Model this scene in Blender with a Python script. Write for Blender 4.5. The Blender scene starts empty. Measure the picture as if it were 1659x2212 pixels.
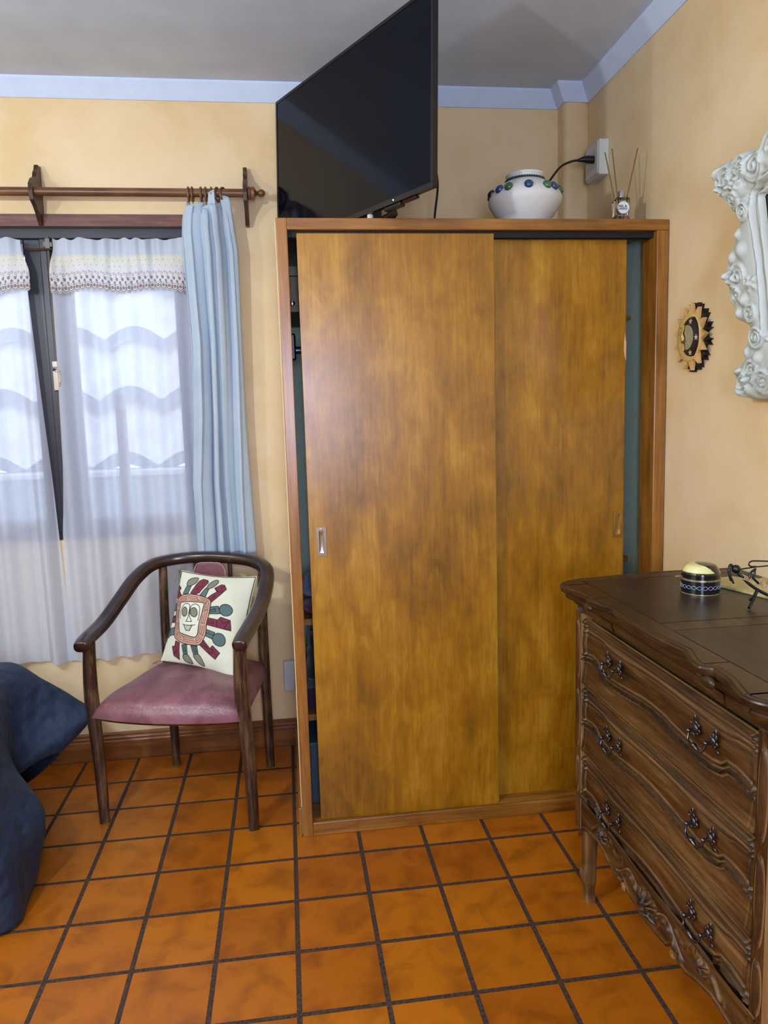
import bpy, math, random
import numpy as np
from mathutils import Vector, Matrix
random.seed(7)
S = bpy.context.scene
COL = S.collection

# ------------------------------------------------------------------ camera
RX, RY, RZ = -0.1288, -0.0292, -0.127
cz, sz, cx, sx, cy, sy = math.cos(RZ), math.sin(RZ), math.cos(RX), math.sin(RX), math.cos(RY), math.sin(RY)
fw = Vector((-sz*cx, cz*cx, sx)); r0 = Vector((cz, sz, 0)); u0 = r0.cross(fw)
rt = r0*cy + u0*sy; up = u0*cy - r0*sy
cam = bpy.data.cameras.new('camera'); cam.sensor_fit = 'VERTICAL'; cam.sensor_height = 24
cam.lens = 1625.7/2212*24; cam.clip_start = 0.02
co = bpy.data.objects.new('camera', cam); COL.objects.link(co)
m = Matrix((rt, up, -fw)).transposed().to_4x4(); m.translation = Vector((0, 0, 1.3924)); co.matrix_world = m
S.camera = co
# ------------------------------------------------------------------ view, world, lights
S.view_settings.view_transform = 'Standard'; S.view_settings.look = 'None'
S.view_settings.gamma = 1; S.view_settings.exposure = 0.0; S.view_settings.use_curve_mapping = False
W = bpy.data.worlds.new('world'); S.world = W; W.use_nodes = True
bg = W.node_tree.nodes['Background']; bg.inputs[0].default_value = (0.70, 0.82, 1.0, 1); bg.inputs[1].default_value = 4.6

def light(name, kind, loc, energy, col, size=0.1, rot=None, sy_=None):
    l = bpy.data.lights.new(name, kind); l.energy = energy; l.color = col
    if kind == 'AREA':
        l.shape = 'RECTANGLE'; l.size = size; l.size_y = sy_ or size
    else: l.shadow_soft_size = size
    o = bpy.data.objects.new(name, l); o.location = loc
    if rot: o.rotation_euler = rot
    COL.objects.link(o); return o
light('assumed_bulb', 'POINT', (-1.12, 0.75, 2.0), 70, (0.84, 0.92, 1.0), 0.04)  # unseen bulb, assumed from the direction of the cast shadows
light('assumed_bulb', 'POINT', (-1.85, 1.15, 2.05), 36, (0.84, 0.92, 1.0), 0.04)  # second unseen bulb, assumed from the wide bed shadow
light('assumed_rear_light', 'AREA', (0.06, -0.94, 1.50), 44, (0.62, 0.68, 1.0), 0.40, (math.radians(90), 0, 0), 0.8)  # added light for an assumed, unseen window; gives door glare and bluish fill
S.cycles.caustics_reflective = False; S.cycles.caustics_refractive = False

# ------------------------------------------------------------------ helpers
def lin(c):
    c = c/255.0
    return c/12.92 if c <= 0.04045 else ((c+0.055)/1.055)**2.4
def rgb(*c): return (lin(c[0]), lin(c[1]), lin(c[2]), 1)

class MB:
    """collects verts and faces for one mesh"""
    def __init__(s): s.v = []; s.f = []; s.m = []; s.c = None
    def add(s, V, F, mi=0):
        n = len(s.v); s.v += [tuple(map(float, p)) for p in V]; s.f += [tuple(i+n for i in f) for f in F]; s.m += [mi]*len(F); return s
    def box(s, x0, x1, y0, y1, z0, z1, mi=0):
        V = [(x, y, z) for z in (z0, z1) for y in (y0, y1) for x in (x0, x1)]
        return s.add(V, [(0, 2, 3, 1), (4, 5, 7, 6), (0, 1, 5, 4), (2, 6, 7, 3), (0, 4, 6, 2), (1, 3, 7, 5)], mi)
    def tube(s, path, r, n=10, sec=None, upv=(0, 0, 1), closed=False, mi=0, cap=True):
        P = [Vector(p) for p in path]; N = len(P)
        V = []
        for i, p in enumerate(P):
            a = P[(i-1) % N] if closed or i > 0 else p; b = P[(i+1) % N] if closed or i < N-1 else p
            t = (b-a).normalized(); u = Vector(upv)
            if abs(t.dot(u)) > 0.97: u = Vector((0, 1, 0)) if abs(t.y) < 0.9 else Vector((1, 0, 0))
            sd = t.cross(u).normalized(); u = sd.cross(t).normalized()
            rr = r[i] if hasattr(r, '__len__') else r
            S2 = sec or [(math.cos(2*math.pi*k/n), math.sin(2*math.pi*k/n)) for k in range(n)]
            for (q, w) in S2: V.append(p + sd*q*rr + u*w*rr)
        k = len(sec) if sec else n; F = []
        for i in range(N if closed else N-1):
            for j in range(k):
                F.append((i*k+j, i*k+(j+1) % k, ((i+1) % N)*k+(j+1) % k, ((i+1) % N)*k+j))
        if cap and not closed:
            F.append(tuple(range(k))[::-1]); F.append(tuple((N-1)*k+j for j in range(k)))
        return s.add(V, F, mi)
    def lathe(s, prof, c=(0, 0, 0), n=32, axis='z', mi=0):
        V = []
        for (r, h) in prof:
            for k in range(n):
                a = 2*math.pi*k/n; q = (r*math.cos(a), r*math.sin(a), h)
                if axis == 'x': q = (h, r*math.cos(a), r*math.sin(a))
                if axis == 'y': q = (r*math.cos(a), h, r*math.sin(a))
                V.append((c[0]+q[0], c[1]+q[1], c[2]+q[2]))
        F = []
        for i in range(len(prof)-1):
            for k in range(n): F.append((i*n+k, i*n+(k+1) % n, (i+1)*n+(k+1) % n, (i+1)*n+k))
        F.append(tuple(range(n))[::-1]); F.append(tuple((len(prof)-1)*n+k for k in range(n)))
        return s.add(V, F, mi)
    def prism(s, poly, axis, a0, a1, mi=0):
        def mk(p, a):
            return {'x': (a, p[0], p[1]), 'y': (p[0], a, p[1]), 'z': (p[0], p[1], a)}[axis]
        n = len(poly)
        V = [mk(p, a0) for p in poly] + [mk(p, a1) for p in poly]
        F = [tuple(range(n))[::-1], tuple(range(n, 2*n))] + [(i, (i+1) % n, n+(i+1) % n, n+i) for i in range(n)]
        return s.add(V, F, mi)
    def grid(s, fn, nu, nv, cu=False, mi=0):
        V = [fn(i/(nu if cu else nu-1), j/(nv-1)) for j in range(nv) for i in range(nu)]
        F = []
        for j in range(nv-1):
            for i in range(nu if cu else nu-1):
                F.append((j*nu+i, j*nu+(i+1) % nu, (j+1)*nu+(i+1) % nu, (j+1)*nu+i))
        return s.add(V, F, mi)
    def sphere(s, c, r, n=16, sc=(1, 1, 1), mi=0):
        prof = [(r*math.sin(math.pi*(k+.001)/(n//2+.002)), -r*math.cos(math.pi*(k+.001)/(n//2+.002))) for k in range(n//2+1)]
        n0 = len(s.v); s.lathe(prof, (0, 0, 0), n, mi=mi)
        for i in range(n0, len(s.v)):
            p = s.v[i]; s.v[i] = (c[0]+p[0]*sc[0], c[1]+p[1]*sc[1], c[2]+p[2]*sc[2])
        return s

def wloc(o):
    v = Vector((0, 0, 0))
    while o is not None: v = v + o.location; o = o.parent
    return v
def tag(o, label=None, cat=None, group=None, kind=None):
    if label: o['label'] = label
    if cat: o['category'] = cat
    if group: o['group'] = group
    if kind: o['kind'] = kind
    return o
def obj(name, mb, mats, parent=None, loc=None, smooth=30, bevel=0, solid=0, fixn=True, sub=0, colors=None):
    """links everything collected in mb as ONE mesh object (mb is in world coordinates)"""
    base = wloc(parent) if parent else Vector((0, 0, 0))
    L = Vector(loc) if loc else Vector((0, 0, 0))
    off = L if not parent else base + L
    me = bpy.data.meshes.new(name)
    me.from_pydata([(p[0]-off.x, p[1]-off.y, p[2]-off.z) for p in mb.v], [], mb.f)
    if not isinstance(mats, (list, tuple)): mats = [mats]
    for mt in mats: me.materials.append(mt)
    if len(mats) > 1: me.polygons.foreach_set('material_index', mb.m)
    if colors is not None:
        at = me.color_attributes.new('paint', 'FLOAT_COLOR', 'POINT')
        at.data.foreach_set('color', np.asarray(colors, dtype=np.float32).ravel())
    me.update()
    if fixn:
        import bmesh
        bm = bmesh.new(); bm.from_mesh(me); bmesh.ops.recalc_face_normals(bm, faces=bm.faces); bm.to_mesh(me); bm.free()
    if smooth:
        me.polygons.foreach_set('use_smooth', [True]*len(me.polygons))
        try: me.set_sharp_from_angle(angle=math.radians(smooth))
        except Exception: pass
    o = bpy.data.objects.new(name, me); COL.objects.link(o); o.location = L
    if parent: o.parent = parent
    if bevel:
        b = o.modifiers.new('b', 'BEVEL'); b.width = bevel; b.segments = 2; b.limit_method = 'ANGLE'; b.angle_limit = math.radians(40)
    if solid:
        q = o.modifiers.new('s', 'SOLIDIFY'); q.thickness = solid; q.offset = 0
    if sub:
        q = o.modifiers.new('u', 'SUBSURF'); q.levels = sub; q.render_levels = sub
    return o
def thing(name, label, cat, loc, group=None):
    o = bpy.data.objects.new(name, None); COL.objects.link(o); o.location = loc; o.empty_display_size = 0.05
    return tag(o, label, cat, group)
def box(*a): return MB().box(*a)
def ipl(tab, x):
    if x <= tab[0][0]: return tab[0][1]
    for (a, b), (c, d) in zip(tab, tab[1:]):
        if x <= c: return b + (d-b)*(x-a)/(c-a)
    return tab[-1][1]
def smooth_path(pts, n=8, closed=False):
    """Catmull-Rom through the points"""
    P = [Vector(p) for p in pts]; N = len(P); out = []
    for i in range(N if closed else N-1):
        g = lambda k: P[k % N] if closed else P[max(0, min(N-1, k))]
        a, b, c, d = g(i-1), g(i), g(i+1), g(i+2)
        for k in range(n):
            t = k/n
            out.append(0.5*((2*b)+(c-a)*t+(2*a-5*b+4*c-d)*t*t+(-a+3*b-3*c+d)*t**3))
    if not closed: out.append(P[-1])
    return out
def ss(a, b, x):
    t = max(0, min(1, (x-a)/(b-a))); return t*t*(3-2*t)
def ridge(x, c, w): return math.exp(-((x-c)/w)**2)

# ------------------------------------------------------------------ materials
class NT:
    def __init__(s, name):
        s.m = bpy.data.materials.new(name); s.m.use_nodes = True; s.t = s.m.node_tree; s.n = s.t.nodes
        s.p = s.n['Principled BSDF']; s.out = s.n['Material Output']
    def node(s, ty, **kw):
        q = s.n.new(ty)
        for k, v in kw.items():
            if k in q.inputs: 
                if hasattr(v, 'is_output'): s.t.links.new(v, q.inputs[k])
                else: q.inputs[k].default_value = v
            else: setattr(q, k, v)
        return q
    def link(s, a, b): s.t.links.new(a, b)
    def coord(s, scale=(1, 1, 1), kind='Object', rot=(0, 0, 0), loc=(0, 0, 0)):
        c = s.n.new('ShaderNodeTexCoord'); mp = s.n.new('ShaderNodeMapping')
        mp.inputs['Scale'].default_value = scale; mp.inputs['Rotation'].default_value = rot; mp.inputs['Location'].default_value = loc
        s.link(c.outputs[kind], mp.inputs[0]); return mp.outputs[0]
    def noise(s, vec, scale, detail=4, rough=.55, dist=0):
        q = s.node('ShaderNodeTexNoise', Scale=scale, Detail=detail, Roughness=rough, Distortion=dist); s.link(vec, q.inputs['Vector']); return q.outputs[0]
    def ramp(s, fac, stops):
        q = s.n.new('ShaderNodeValToRGB'); e = q.color_ramp.elements
        while len(e) < len(stops): e.new(0.5)
        for k, (p, c) in enumerate(stops): e[k].position = p; e[k].color = c if len(c) == 4 else (*c, 1)
        s.link(fac, q.inputs[0]); return q.outputs[0]
    def mix(s, fac, a, b, mode='MIX'):
        q = s.n.new('ShaderNodeMix'); q.data_type = 'RGBA'; q.blend_type = mode
        for sock, v in ((q.inputs[0], fac), (q.inputs[6], a), (q.inputs[7], b)):
            if hasattr(v, 'is_output'): s.link(v, sock)
            else: sock.default_value = v
        return q.outputs[2]
    def math(s, op, a, b=0.0):
        q = s.n.new('ShaderNodeMath'); q.operation = op
        for sock, v in ((q.inputs[0], a), (q.inputs[1], b)):
            if hasattr(v, 'is_output'): s.link(v, sock)
            else: sock.default_value = v
        return q.outputs[0]
    def bump(s, h, strength=.3, dist=.01):
        q = s.node('ShaderNodeBump', Strength=strength, Distance=dist); s.link(h, q.inputs['Height']); s.link(q.outputs[0], s.p.inputs['Normal'])
    def set(s, **kw):
        for k, v in kw.items():
            sock = s.p.inputs[k.replace('_', ' ')]
            if hasattr(v, 'is_output'): s.link(v, sock)
            else: sock.default_value = v
        return s.m

def plain(name, c, rough=.5, metal=0, var=0.06, nscale=30, bump=0, coat=0, spec=.5):
    t = NT(name); v = t.coord()
    n = t.noise(v, nscale, 3)
    a = tuple(x*(1-var*2) for x in c[:3])+(1,); b = tuple(min(1, x*(1+var*2)) for x in c[:3])+(1,)
    t.set(Base_Color=t.ramp(n, [(.3, a), (.7, b)]), Roughness=rough, Metallic=metal, Coat_Weight=coat, Specular_IOR_Level=spec)
    if bump: t.bump(n, bump, .002)
    return t.m

def wood(name, dark, mid, light_, along='z', scale=1.0, rough=.35, blotch=2.5, bump=.12, cath=0.0, coat=0.0, door=False):
    t = NT(name)
    st = {'x': (.06, 1, 1), 'y': (1, .06, 1), 'z': (1, 1, .06)}[along]
    v = t.coord(tuple(q*scale for q in st))
    fine = t.noise(v, 95, 5, .65, .3)
    med = t.noise(v, 26, 4, .6, .8)
    v2 = t.coord(tuple(q*scale for q in {'x': (.35, 1, 1), 'y': (1, .35, 1), 'z': (1, 1, .35)}[along]))
    bl = t.noise(v2, blotch*2.2, 4, .6, .6)
    fac = t.math('ADD', t.math('MULTIPLY', fine, .3), t.math('ADD', t.math('MULTIPLY', med, .3), t.math('MULTIPLY', bl, .4)))
    if door:
        v4 = t.coord((1, 1, .4)); b2 = t.noise(v4, 3.0, 6, .62, .5); b3 = t.noise(t.coord((1, 1, .5)), 14, 5, .65, .6)
        fac = t.math('ADD', t.math('MULTIPLY', fine, .22), t.math('ADD', t.math('MULTIPLY', b2, .46), t.math('MULTIPLY', b3, .32)))
    if cath:
        v3 = t.coord(tuple(q*scale for q in {'x': (.16, 1, 1), 'y': (1, .16, 1), 'z': (1, 1, .16)}[along]))
        w = t.noise(v3, 2.6, 2, .5, .4)
        ring = t.math('SINE', t.math('MULTIPLY', w, 120.0))
        fac = t.math('ADD', fac, t.math('MULTIPLY', ring, cath))
    col = t.ramp(fac, [(.34 if door else .36, dark), (.5, mid), (.67 if door else .64, light_)])
    t.set(Base_Color=col, Roughness=t.math('ADD', t.math('MULTIPLY', bl, .2), rough-.1), Coat_Weight=coat, Coat_Roughness=.25)
    t.bump(fine, bump, .002)
    return t.m

def paintmat(name, rough=.5, bump=0, coat=0, nscale=200):
    t = NT(name); a = t.node('ShaderNodeAttribute', attribute_name='paint')
    n = t.noise(t.coord(), nscale, 3)
    t.set(Base_Color=t.mix(.12, a.outputs[0], t.ramp(n, [(.3, (0, 0, 0, 1)), (.7, (1, 1, 1, 1))]), 'OVERLAY'), Roughness=rough, Coat_Weight=coat)
    if bump: t.bump(n, bump, .001)
    return t.m

def wallmat():
    t = NT('yellow_wall_paint'); v = t.coord()
    n = t.noise(v, 3.0, 5, .6, .3); n2 = t.noise(v, 60, 4, .6)
    c = t.ramp(n, [(.3, rgb(222, 192, 140)), (.5, rgb(230, 206, 160)), (.72, rgb(236, 214, 174))])
    t.set(Base_Color=c, Roughness=.48, Specular_IOR_Level=.4); t.bump(n2, .12, .004); return t.m
M_wall = wallmat()
M_ceil = plain('ceiling_plaster', rgb(200, 212, 226), .9, var=.03, nscale=6)
M_trim = plain('white_cornice_plaster', rgb(204, 224, 252), .6, var=.015, nscale=20)

def floormat():
    t = NT('terracotta_tile')
    P = .212
    v = t.coord((1, 1, 1), 'Object', loc=(0.0274 + 20*P, -2.6788 + 40*P, 0))
    br = t.n.new('ShaderNodeTexBrick'); br.offset = 0; br.squash = 1; br.offset_frequency = 1
    t.link(v, br.inputs['Vector'])
    for k, val in (('Scale', 1.0), ('Mortar Size', .0068), ('Mortar Smooth', .12), ('Bias', 0.0), ('Brick Width', P), ('Row Height', P)): br.inputs[k].default_value = val
    br.inputs['Color1'].default_value = rgb(178, 102, 10); br.inputs['Color2'].default_value = rgb(162, 87, 6)
    br.inputs['Mortar'].default_value = rgb(74, 52, 42)
    vo = t.coord()
    n = t.noise(vo, 9, 5, .6, .5); n2 = t.noise(vo, 120, 3, .6); n3 = t.noise(vo, 30, 4, .7)
    dirt = t.ramp(n, [(.32, (.62, .58, .55, 1)), (.55, (1, 1, 1, 1)), (.8, (1.0, .98, .9, 1))])
    c = t.mix(1.0, br.outputs[0], dirt, 'MULTIPLY')
    gr = t.ramp(n2, [(.35, rgb(34, 22, 16)), (.65, rgb(80, 58, 44))])
    c = t.mix(br.outputs[1], c, gr)
    rr = t.math('ADD', t.math('MULTIPLY', br.outputs[1], .45), t.math('ADD', .28, t.math('MULTIPLY', n3, .25)))
    t.set(Base_Color=c, Roughness=rr, Specular_IOR_Level=.45)
    h = t.math('SUBTRACT', t.math('MULTIPLY', n3, .15), br.outputs[1]); t.bump(h, .5, .004)
    return t.m
M_floor = floormat()
M_door = wood('honey_plywood', rgb(100, 64, 2), rgb(152, 104, 5), rgb(192, 146, 40), 'z', 1.0, .36, 2.2, .1, .010, .25, door=True)
M_frame = wood('wardrobe_frame_wood', rgb(88, 52, 14), rgb(138, 90, 30), rgb(168, 118, 50), 'z', 1.0, .34, 4, .1, 0, .25)
M_frameh = wood('wardrobe_frame_wood_horizontal', rgb(88, 52, 14), rgb(138, 90, 30), rgb(168, 118, 50), 'x', 1.0, .34, 4, .1, 0, .25)
M_base = wood('baseboard_wood', rgb(84, 48, 20), rgb(128, 78, 32), rgb(158, 102, 48), 'x', 1.0, .4, 4, .1)
M_rod = wood('curtain_rod_wood', rgb(70, 42, 24), rgb(108, 70, 44), rgb(138, 96, 64), 'x', 1.2, .35, 5, .08)
M_brk = wood('bracket_wood', rgb(38, 24, 16), rgb(66, 42, 28), rgb(100, 66, 42), 'z', 1.4, .4, 6, .1)
M_casing = wood('red_brown_casing', rgb(60, 30, 26), rgb(98, 56, 46), rgb(134, 88, 76), 'x', 1.0, .3, 4, .1)
M_sash = plain('dark_sash_paint', rgb(36, 36, 48), .35, var=.15, nscale=12)
M_chair = wood('dark_chair_wood', rgb(22, 13, 11), rgb(50, 33, 25), rgb(118, 90, 56), 'z', 1.3, .24, 5, .06, 0, .4)
M_chairarm = wood('dark_polished_arm_wood', rgb(20, 11, 11), rgb(40, 22, 20), rgb(66, 42, 32), 'y', 1.0, .24, 4, .04, 0, .5)
def walnut(name, along, dk=1.0, flat=False):
    dk *= .73
    t = NT(name)
    st = {'x': (.07, 1, 1), 'y': (1, .07, 1), 'z': (1, 1, .07)}[along]
    v = t.coord(st); v2 = t.coord(tuple(.25+.75*q if q < 1 else 1 for q in st))
    f = t.noise(v, 80, 6, .7, .6); b = t.noise(v2, 7, 5, .65, .8); g = t.noise(t.coord(st), 24, 4, .6, 1.2)
    fac = t.math('ADD', t.math('MULTIPLY', f, .35), t.math('ADD', t.math('MULTIPLY', b, .35), t.math('MULTIPLY', g, .3)))
    cs = [(.38, rgb(30*dk, 17*dk, 6*dk)), (.46, rgb(74*dk, 44*dk, 16*dk)), (.55, rgb(120*dk, 80*dk, 36*dk)), (.66, rgb(168*dk, 130*dk, 72*dk))]
    c = t.ramp(fac, cs)
    if flat:
        t.set(Base_Color=c, Roughness=t.math('ADD', .22, t.math('MULTIPLY', b, .3)), Specular_IOR_Level=.45); t.bump(f, .2, .002); return t.m
    geo = t.n.new('ShaderNodeNewGeometry')
    wear = t.ramp(geo.outputs['Pointiness'], [(.5, (0, 0, 0, 1)), (.56, (1, 1, 1, 1))])
    wf = t.math('MULTIPLY', wear, t.math('MULTIPLY', f, .9))
    c = t.mix(wf, c, rgb(178, 140, 88))
    dirt = t.ramp(geo.outputs['Pointiness'], [(.44, (.0, .0, .0, 1)), (.495, (1, 1, 1, 1))])
    c = t.mix(t.math('MULTIPLY', t.math('SUBTRACT', 1.0, dirt), .8), c, rgb(22, 14, 8))
    t.set(Base_Color=c, Roughness=t.math('ADD', .28, t.math('MULTIPLY', b, .3)), Specular_IOR_Level=.45)
    t.bump(f, .25, .002); return t.m
M_wal = walnut('weathered_walnut', 'y'); M_walv = walnut('weathered_walnut_upright', 'z'); M_waltop = walnut('walnut_top', 'y', .72, True)
M_walpan = walnut('walnut_top_panel', 'y', .52, True)
M_dark = plain('near_black', rgb(10, 9, 9), .7)
M_iron = plain('antique_iron', rgb(92, 92, 96), .28, 1.0, .2, 90)
M_chrome = plain('chrome', rgb(200, 204, 212), .16, 1.0, .03)
M_brass = plain('dull_brass', rgb(170, 140, 84), .25, 1.0, .08)
M_mauve = None
def leather():
    t = NT('mauve_leather'); v = t.coord()
    n = t.noise(v, 10, 5, .65, .8); w = t.noise(v, 70, 4, .6, 2)
    t.set(Base_Color=t.ramp(n, [(.3, rgb(104, 62, 70)), (.55, rgb(132, 84, 92)), (.8, rgb(152, 104, 110))]), Roughness=.3, Specular_IOR_Level=.6)
    t.bump(t.math('ADD', w, t.math('MULTIPLY', n, 2)), .25, .006); return t.m
M_mauve = leather()
def fabric(name, c1, c2, scale=300, rough=.85, bump=.3, sheen=.3, nsc=6, transl=0):
    t = NT(name); v = t.coord(); n = t.noise(v, nsc, 4); w = t.noise(v, scale, 3)
    col = t.ramp(n, [(.3, c1), (.7, c2)])
    t.set(Base_Color=col, Roughness=rough, Sheen_Weight=sheen); t.bump(w, bump, .001)
    if transl:
        tr = t.node('ShaderNodeBsdfTranslucent'); t.link(col, tr.inputs[0])
        mx = t.node('ShaderNodeMixShader'); mx.inputs[0].default_value = transl
        t.link(t.p.outputs[0], mx.inputs[1]); t.link(tr.outputs[0], mx.inputs[2]); t.link(mx.outputs[0], t.out.inputs[0])
    return t.m
M_blue = fabric('pale_blue_cloth', rgb(186, 206, 222), rgb(200, 218, 232), transl=.2)
def quilt():
    t = NT('navy_quilt'); v = t.coord()
    ve = t.node('ShaderNodeTexVoronoi', Scale=26.0); ve.feature = 'SMOOTH_F1'; t.link(t.coord(), ve.inputs['Vector'])
    n = t.noise(v, 28, 3, .5, .2); n2 = t.noise(v, 5, 3)
    t.set(Base_Color=t.ramp(n2, [(.3, rgb(12, 28, 54)), (.7, rgb(26, 48, 74))]), Roughness=.75, Sheen_Weight=.04)
    t.bump(t.math('ADD', ve.outputs[0], t.math('MULTIPLY', n, .6)), .8, .014); return t.m
M_quilt = quilt()
def sheermat():
    t = NT('white_sheer_voile'); v = t.coord()
    w = t.noise(v, 40, 3)
    d = t.node('ShaderNodeBsdfDiffuse', Color=(.76, .82, .95, 1)); tl = t.node('ShaderNodeBsdfTranslucent', Color=(.80, .86, .97, 1)); tp = t.node('ShaderNodeBsdfTransparent')
    m1 = t.node('ShaderNodeMixShader'); m1.inputs[0].default_value = .42; t.link(d.outputs[0], m1.inputs[1]); t.link(tl.outputs[0], m1.inputs[2])
    m2 = t.node('ShaderNodeMixShader'); t.link(t.math('ADD', .78, t.math('MULTIPLY', w, .10)), m2.inputs[0])
    t.link(tp.outputs[0], m2.inputs[1]); t.link(m1.outputs[0], m2.inputs[2]); t.link(m2.outputs[0], t.out.inputs[0]); return t.m
M_sheer = sheermat()
M_white = plain('white_plastic', rgb(206, 210, 204), .4, var=.01)
M_black = plain('black_plastic', rgb(14, 14, 16), .35)
M_bezel = plain('tv_bezel', rgb(14, 15, 18), .3)
def screenmat():
    t = NT('tv_screen_glass'); n = t.noise(t.coord(), 4, 2)
    t.set(Base_Color=t.ramp(n, [(.3, (.002, .003, .006, 1)), (.7, (.002, .004, .010, 1))]), Roughness=.10, Specular_IOR_Level=.16); return t.m
M_screen = screenmat()
def glassmat(name, col, rough=.02, ior=1.45):
    t = NT(name); n = t.noise(t.coord(), 3, 2)
    t.set(Base_Color=t.mix(n, col, tuple(x*.96 for x in col[:3])+(1,)), Roughness=rough, Transmission_Weight=1.0, IOR=ior); return t.m
def thinglass(name):
    t = NT(name); tp = t.node('ShaderNodeBsdfTransparent', Color=(.92, .95, .97, 1)); g = t.node('ShaderNodeBsdfGlossy', Roughness=.22)
    fr = t.node('ShaderNodeFresnel', IOR=1.45); mx = t.node('ShaderNodeMixShader'); t.link(fr.outputs[0], mx.inputs[0]); t.link(tp.outputs[0], mx.inputs[1]); t.link(g.outputs[0], mx.inputs[2])
    t.link(mx.outputs[0], t.out.inputs[0]); return t.m
M_pane = thinglass('window_glass')

# ------------------------------------------------------------------ setting
YB, XR, XL, YF, ZC = 3.117, 1.257, -2.7, -1.0, 2.66
def struct(name, mb, mat, **k): return tag(obj(name, mb, mat, **k), kind='structure')
struct('floor', box(XL-.1, XR+.1, YF-.1, YB+.12, -.08, 0), M_floor, smooth=0)
struct('ceiling', box(XL-.1, XR+.1, YF-.1, YB+.25, ZC, ZC+.1), M_ceil, smooth=0)
WX0, WX1, WZ0, WZ1 = -1.44, -.29, .93, 2.136
wb = MB()
wb.box(XL-.1, WX0, YB, YB+.22, -.08, ZC); wb.box(WX1, XR+.1, YB, YB+.22, -.08, ZC)
wb.box(WX0, WX1, YB, YB+.22, -.08, WZ0); wb.box(WX0, WX1, YB, YB+.22, WZ1, ZC)
struct('wall_back', wb, M_wall, smooth=0)
struct('wall_right', box(XR, XR+.12, YF, YB, -.08, ZC), M_wall, smooth=0)
struct('wall_left', box(XL-.12, XL, YF, YB, -.08, ZC), M_wall, smooth=0)
RX0, RX1, RZ0, RZ1 = -.3, .6, .95, 2.0  # opening added for the assumed rear window
wf_ = MB()
wf_.box(XL, RX0, YF-.12, YF, -.08, ZC); wf_.box(RX1, XR, YF-.12, YF, -.08, ZC); wf_.box(RX0, RX1, YF-.12, YF, -.08, RZ0); wf_.box(RX0, RX1, YF-.12, YF, RZ1, ZC)
struct('wall_front', wf_, M_wall, smooth=0)
# corner pilaster with rounded edge
pl = [(XR, YB), (1.157, YB), (1.157, 3.062)] + [(1.157+.022-.022*math.cos(a), 3.062-.022*math.sin(a)) for a in [math.radians(q) for q in (15, 30, 45, 60, 75, 90)]] + [(1.232, 3.04), (XR, 3.052)]
struct('wall_corner', MB().prism(pl, 'z', 0, ZC), M_wall, smooth=40)
# cornice: slanted strip along the walls, wrapping the pilaster
def cornice(path, closed=False):
    prof = [(0, 2.598), (.006, 2.598), (.046, 2.652), (.046, ZC), (0, ZC)]
    mb = MB(); V = []
    for (x, y, nx, ny) in path:
        for d, z in prof: V.append((x+nx*d, y+ny*d, z))
    k = len(prof); F = []
    for i in range(len(path)-1):
        for j in range(k): F.append((i*k+j, i*k+(j+1) % k, (i+1)*k+(j+1) % k, (i+1)*k+j))
    F.append(tuple(range(k))); F.append(tuple((len(path)-1)*k+j for j in range(k)))
    mb.add(V, F); return mb
c1 = cornice([(XL, YB, 1, -1), (1.157, YB, -1, -1), (1.157, 3.04, -1, -1), (XR, 3.04, -1, -1), (XR, YF, -1, 1), (XL, YF, 1, 1), (XL, YB, 1, -1)])
struct('trim_1', c1, M_trim, smooth=0)
# baseboard with moulded top
def baseboard(x0, x1):
    prof = [(YB, 0), (YB-.016, 0), (YB-.016, .078), (YB-.012, .084), (YB-.014, .092), (YB-.010, .098), (YB-.010, .108), (YB-.004, .114), (YB, .114)]
    mb = MB(); V = [(x, y, z) for x in (x0, x1) for (y, z) in prof]; k = len(prof)
    mb.add(V, [tuple(range(k)), tuple(range(k, 2*k))] + [(j, (j+1) % k, k+(j+1) % k, k+j) for j in range(k)]); return mb
struct('baseboard_back', baseboard(XL, -.002), M_base, smooth=20)
struct('baseboard_right', box(XR-.015, XR, YF, 2.37, 0, .11), M_base, smooth=0, bevel=.003)
struct('baseboard_left', box(XL, XL+.015, YF, YB-.02, 0, .11), M_base, smooth=0, bevel=.003)

# window ---------------------------------------------------------------
w = tag(bpy.data.objects.new('window_1', None), kind='structure'); COL.objects.link(w); w.location = (-.865, YB, WZ0)
cs = MB()
cs.tube([(-1.53, YB-.012, 0), (-.258, YB-.012, 0)], 1, sec=[(.012, 2.134), (-.012, 2.134), (-.016, 2.139), (-.016, 2.150), (-.010, 2.154), (-.026, 2.158), (-.030, 2.164), (-.030, 2.172), (-.024, 2.178), (.012, 2.178)], upv=(0, 0, 1))
obj('window_casing', cs, M_casing, w, smooth=20)
cs = MB(); cs.box(-.312, -.258, YB-.02, YB, .88, 2.134); cs.box(-1.53, -1.42, YB-.02, YB, .88, 2.134)
obj('window_casing', cs, M_casing, w, smooth=0, bevel=.004)
fr = MB(); y0, y1 = YB+.03, YB+.085
fr.box(WX0, WX1, y0-.02, y1, WZ1-.04, WZ1); fr.box(WX0, WX1, y0, y1, WZ0, WZ0+.035); fr.box(WX0, WX0+.03, y0, y1, WZ0, WZ1); fr.box(WX1-.03, WX1, y0, y1, WZ0, WZ1)
obj('window_frame', fr, M_sash, w, smooth=0, bevel=.003)
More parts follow.
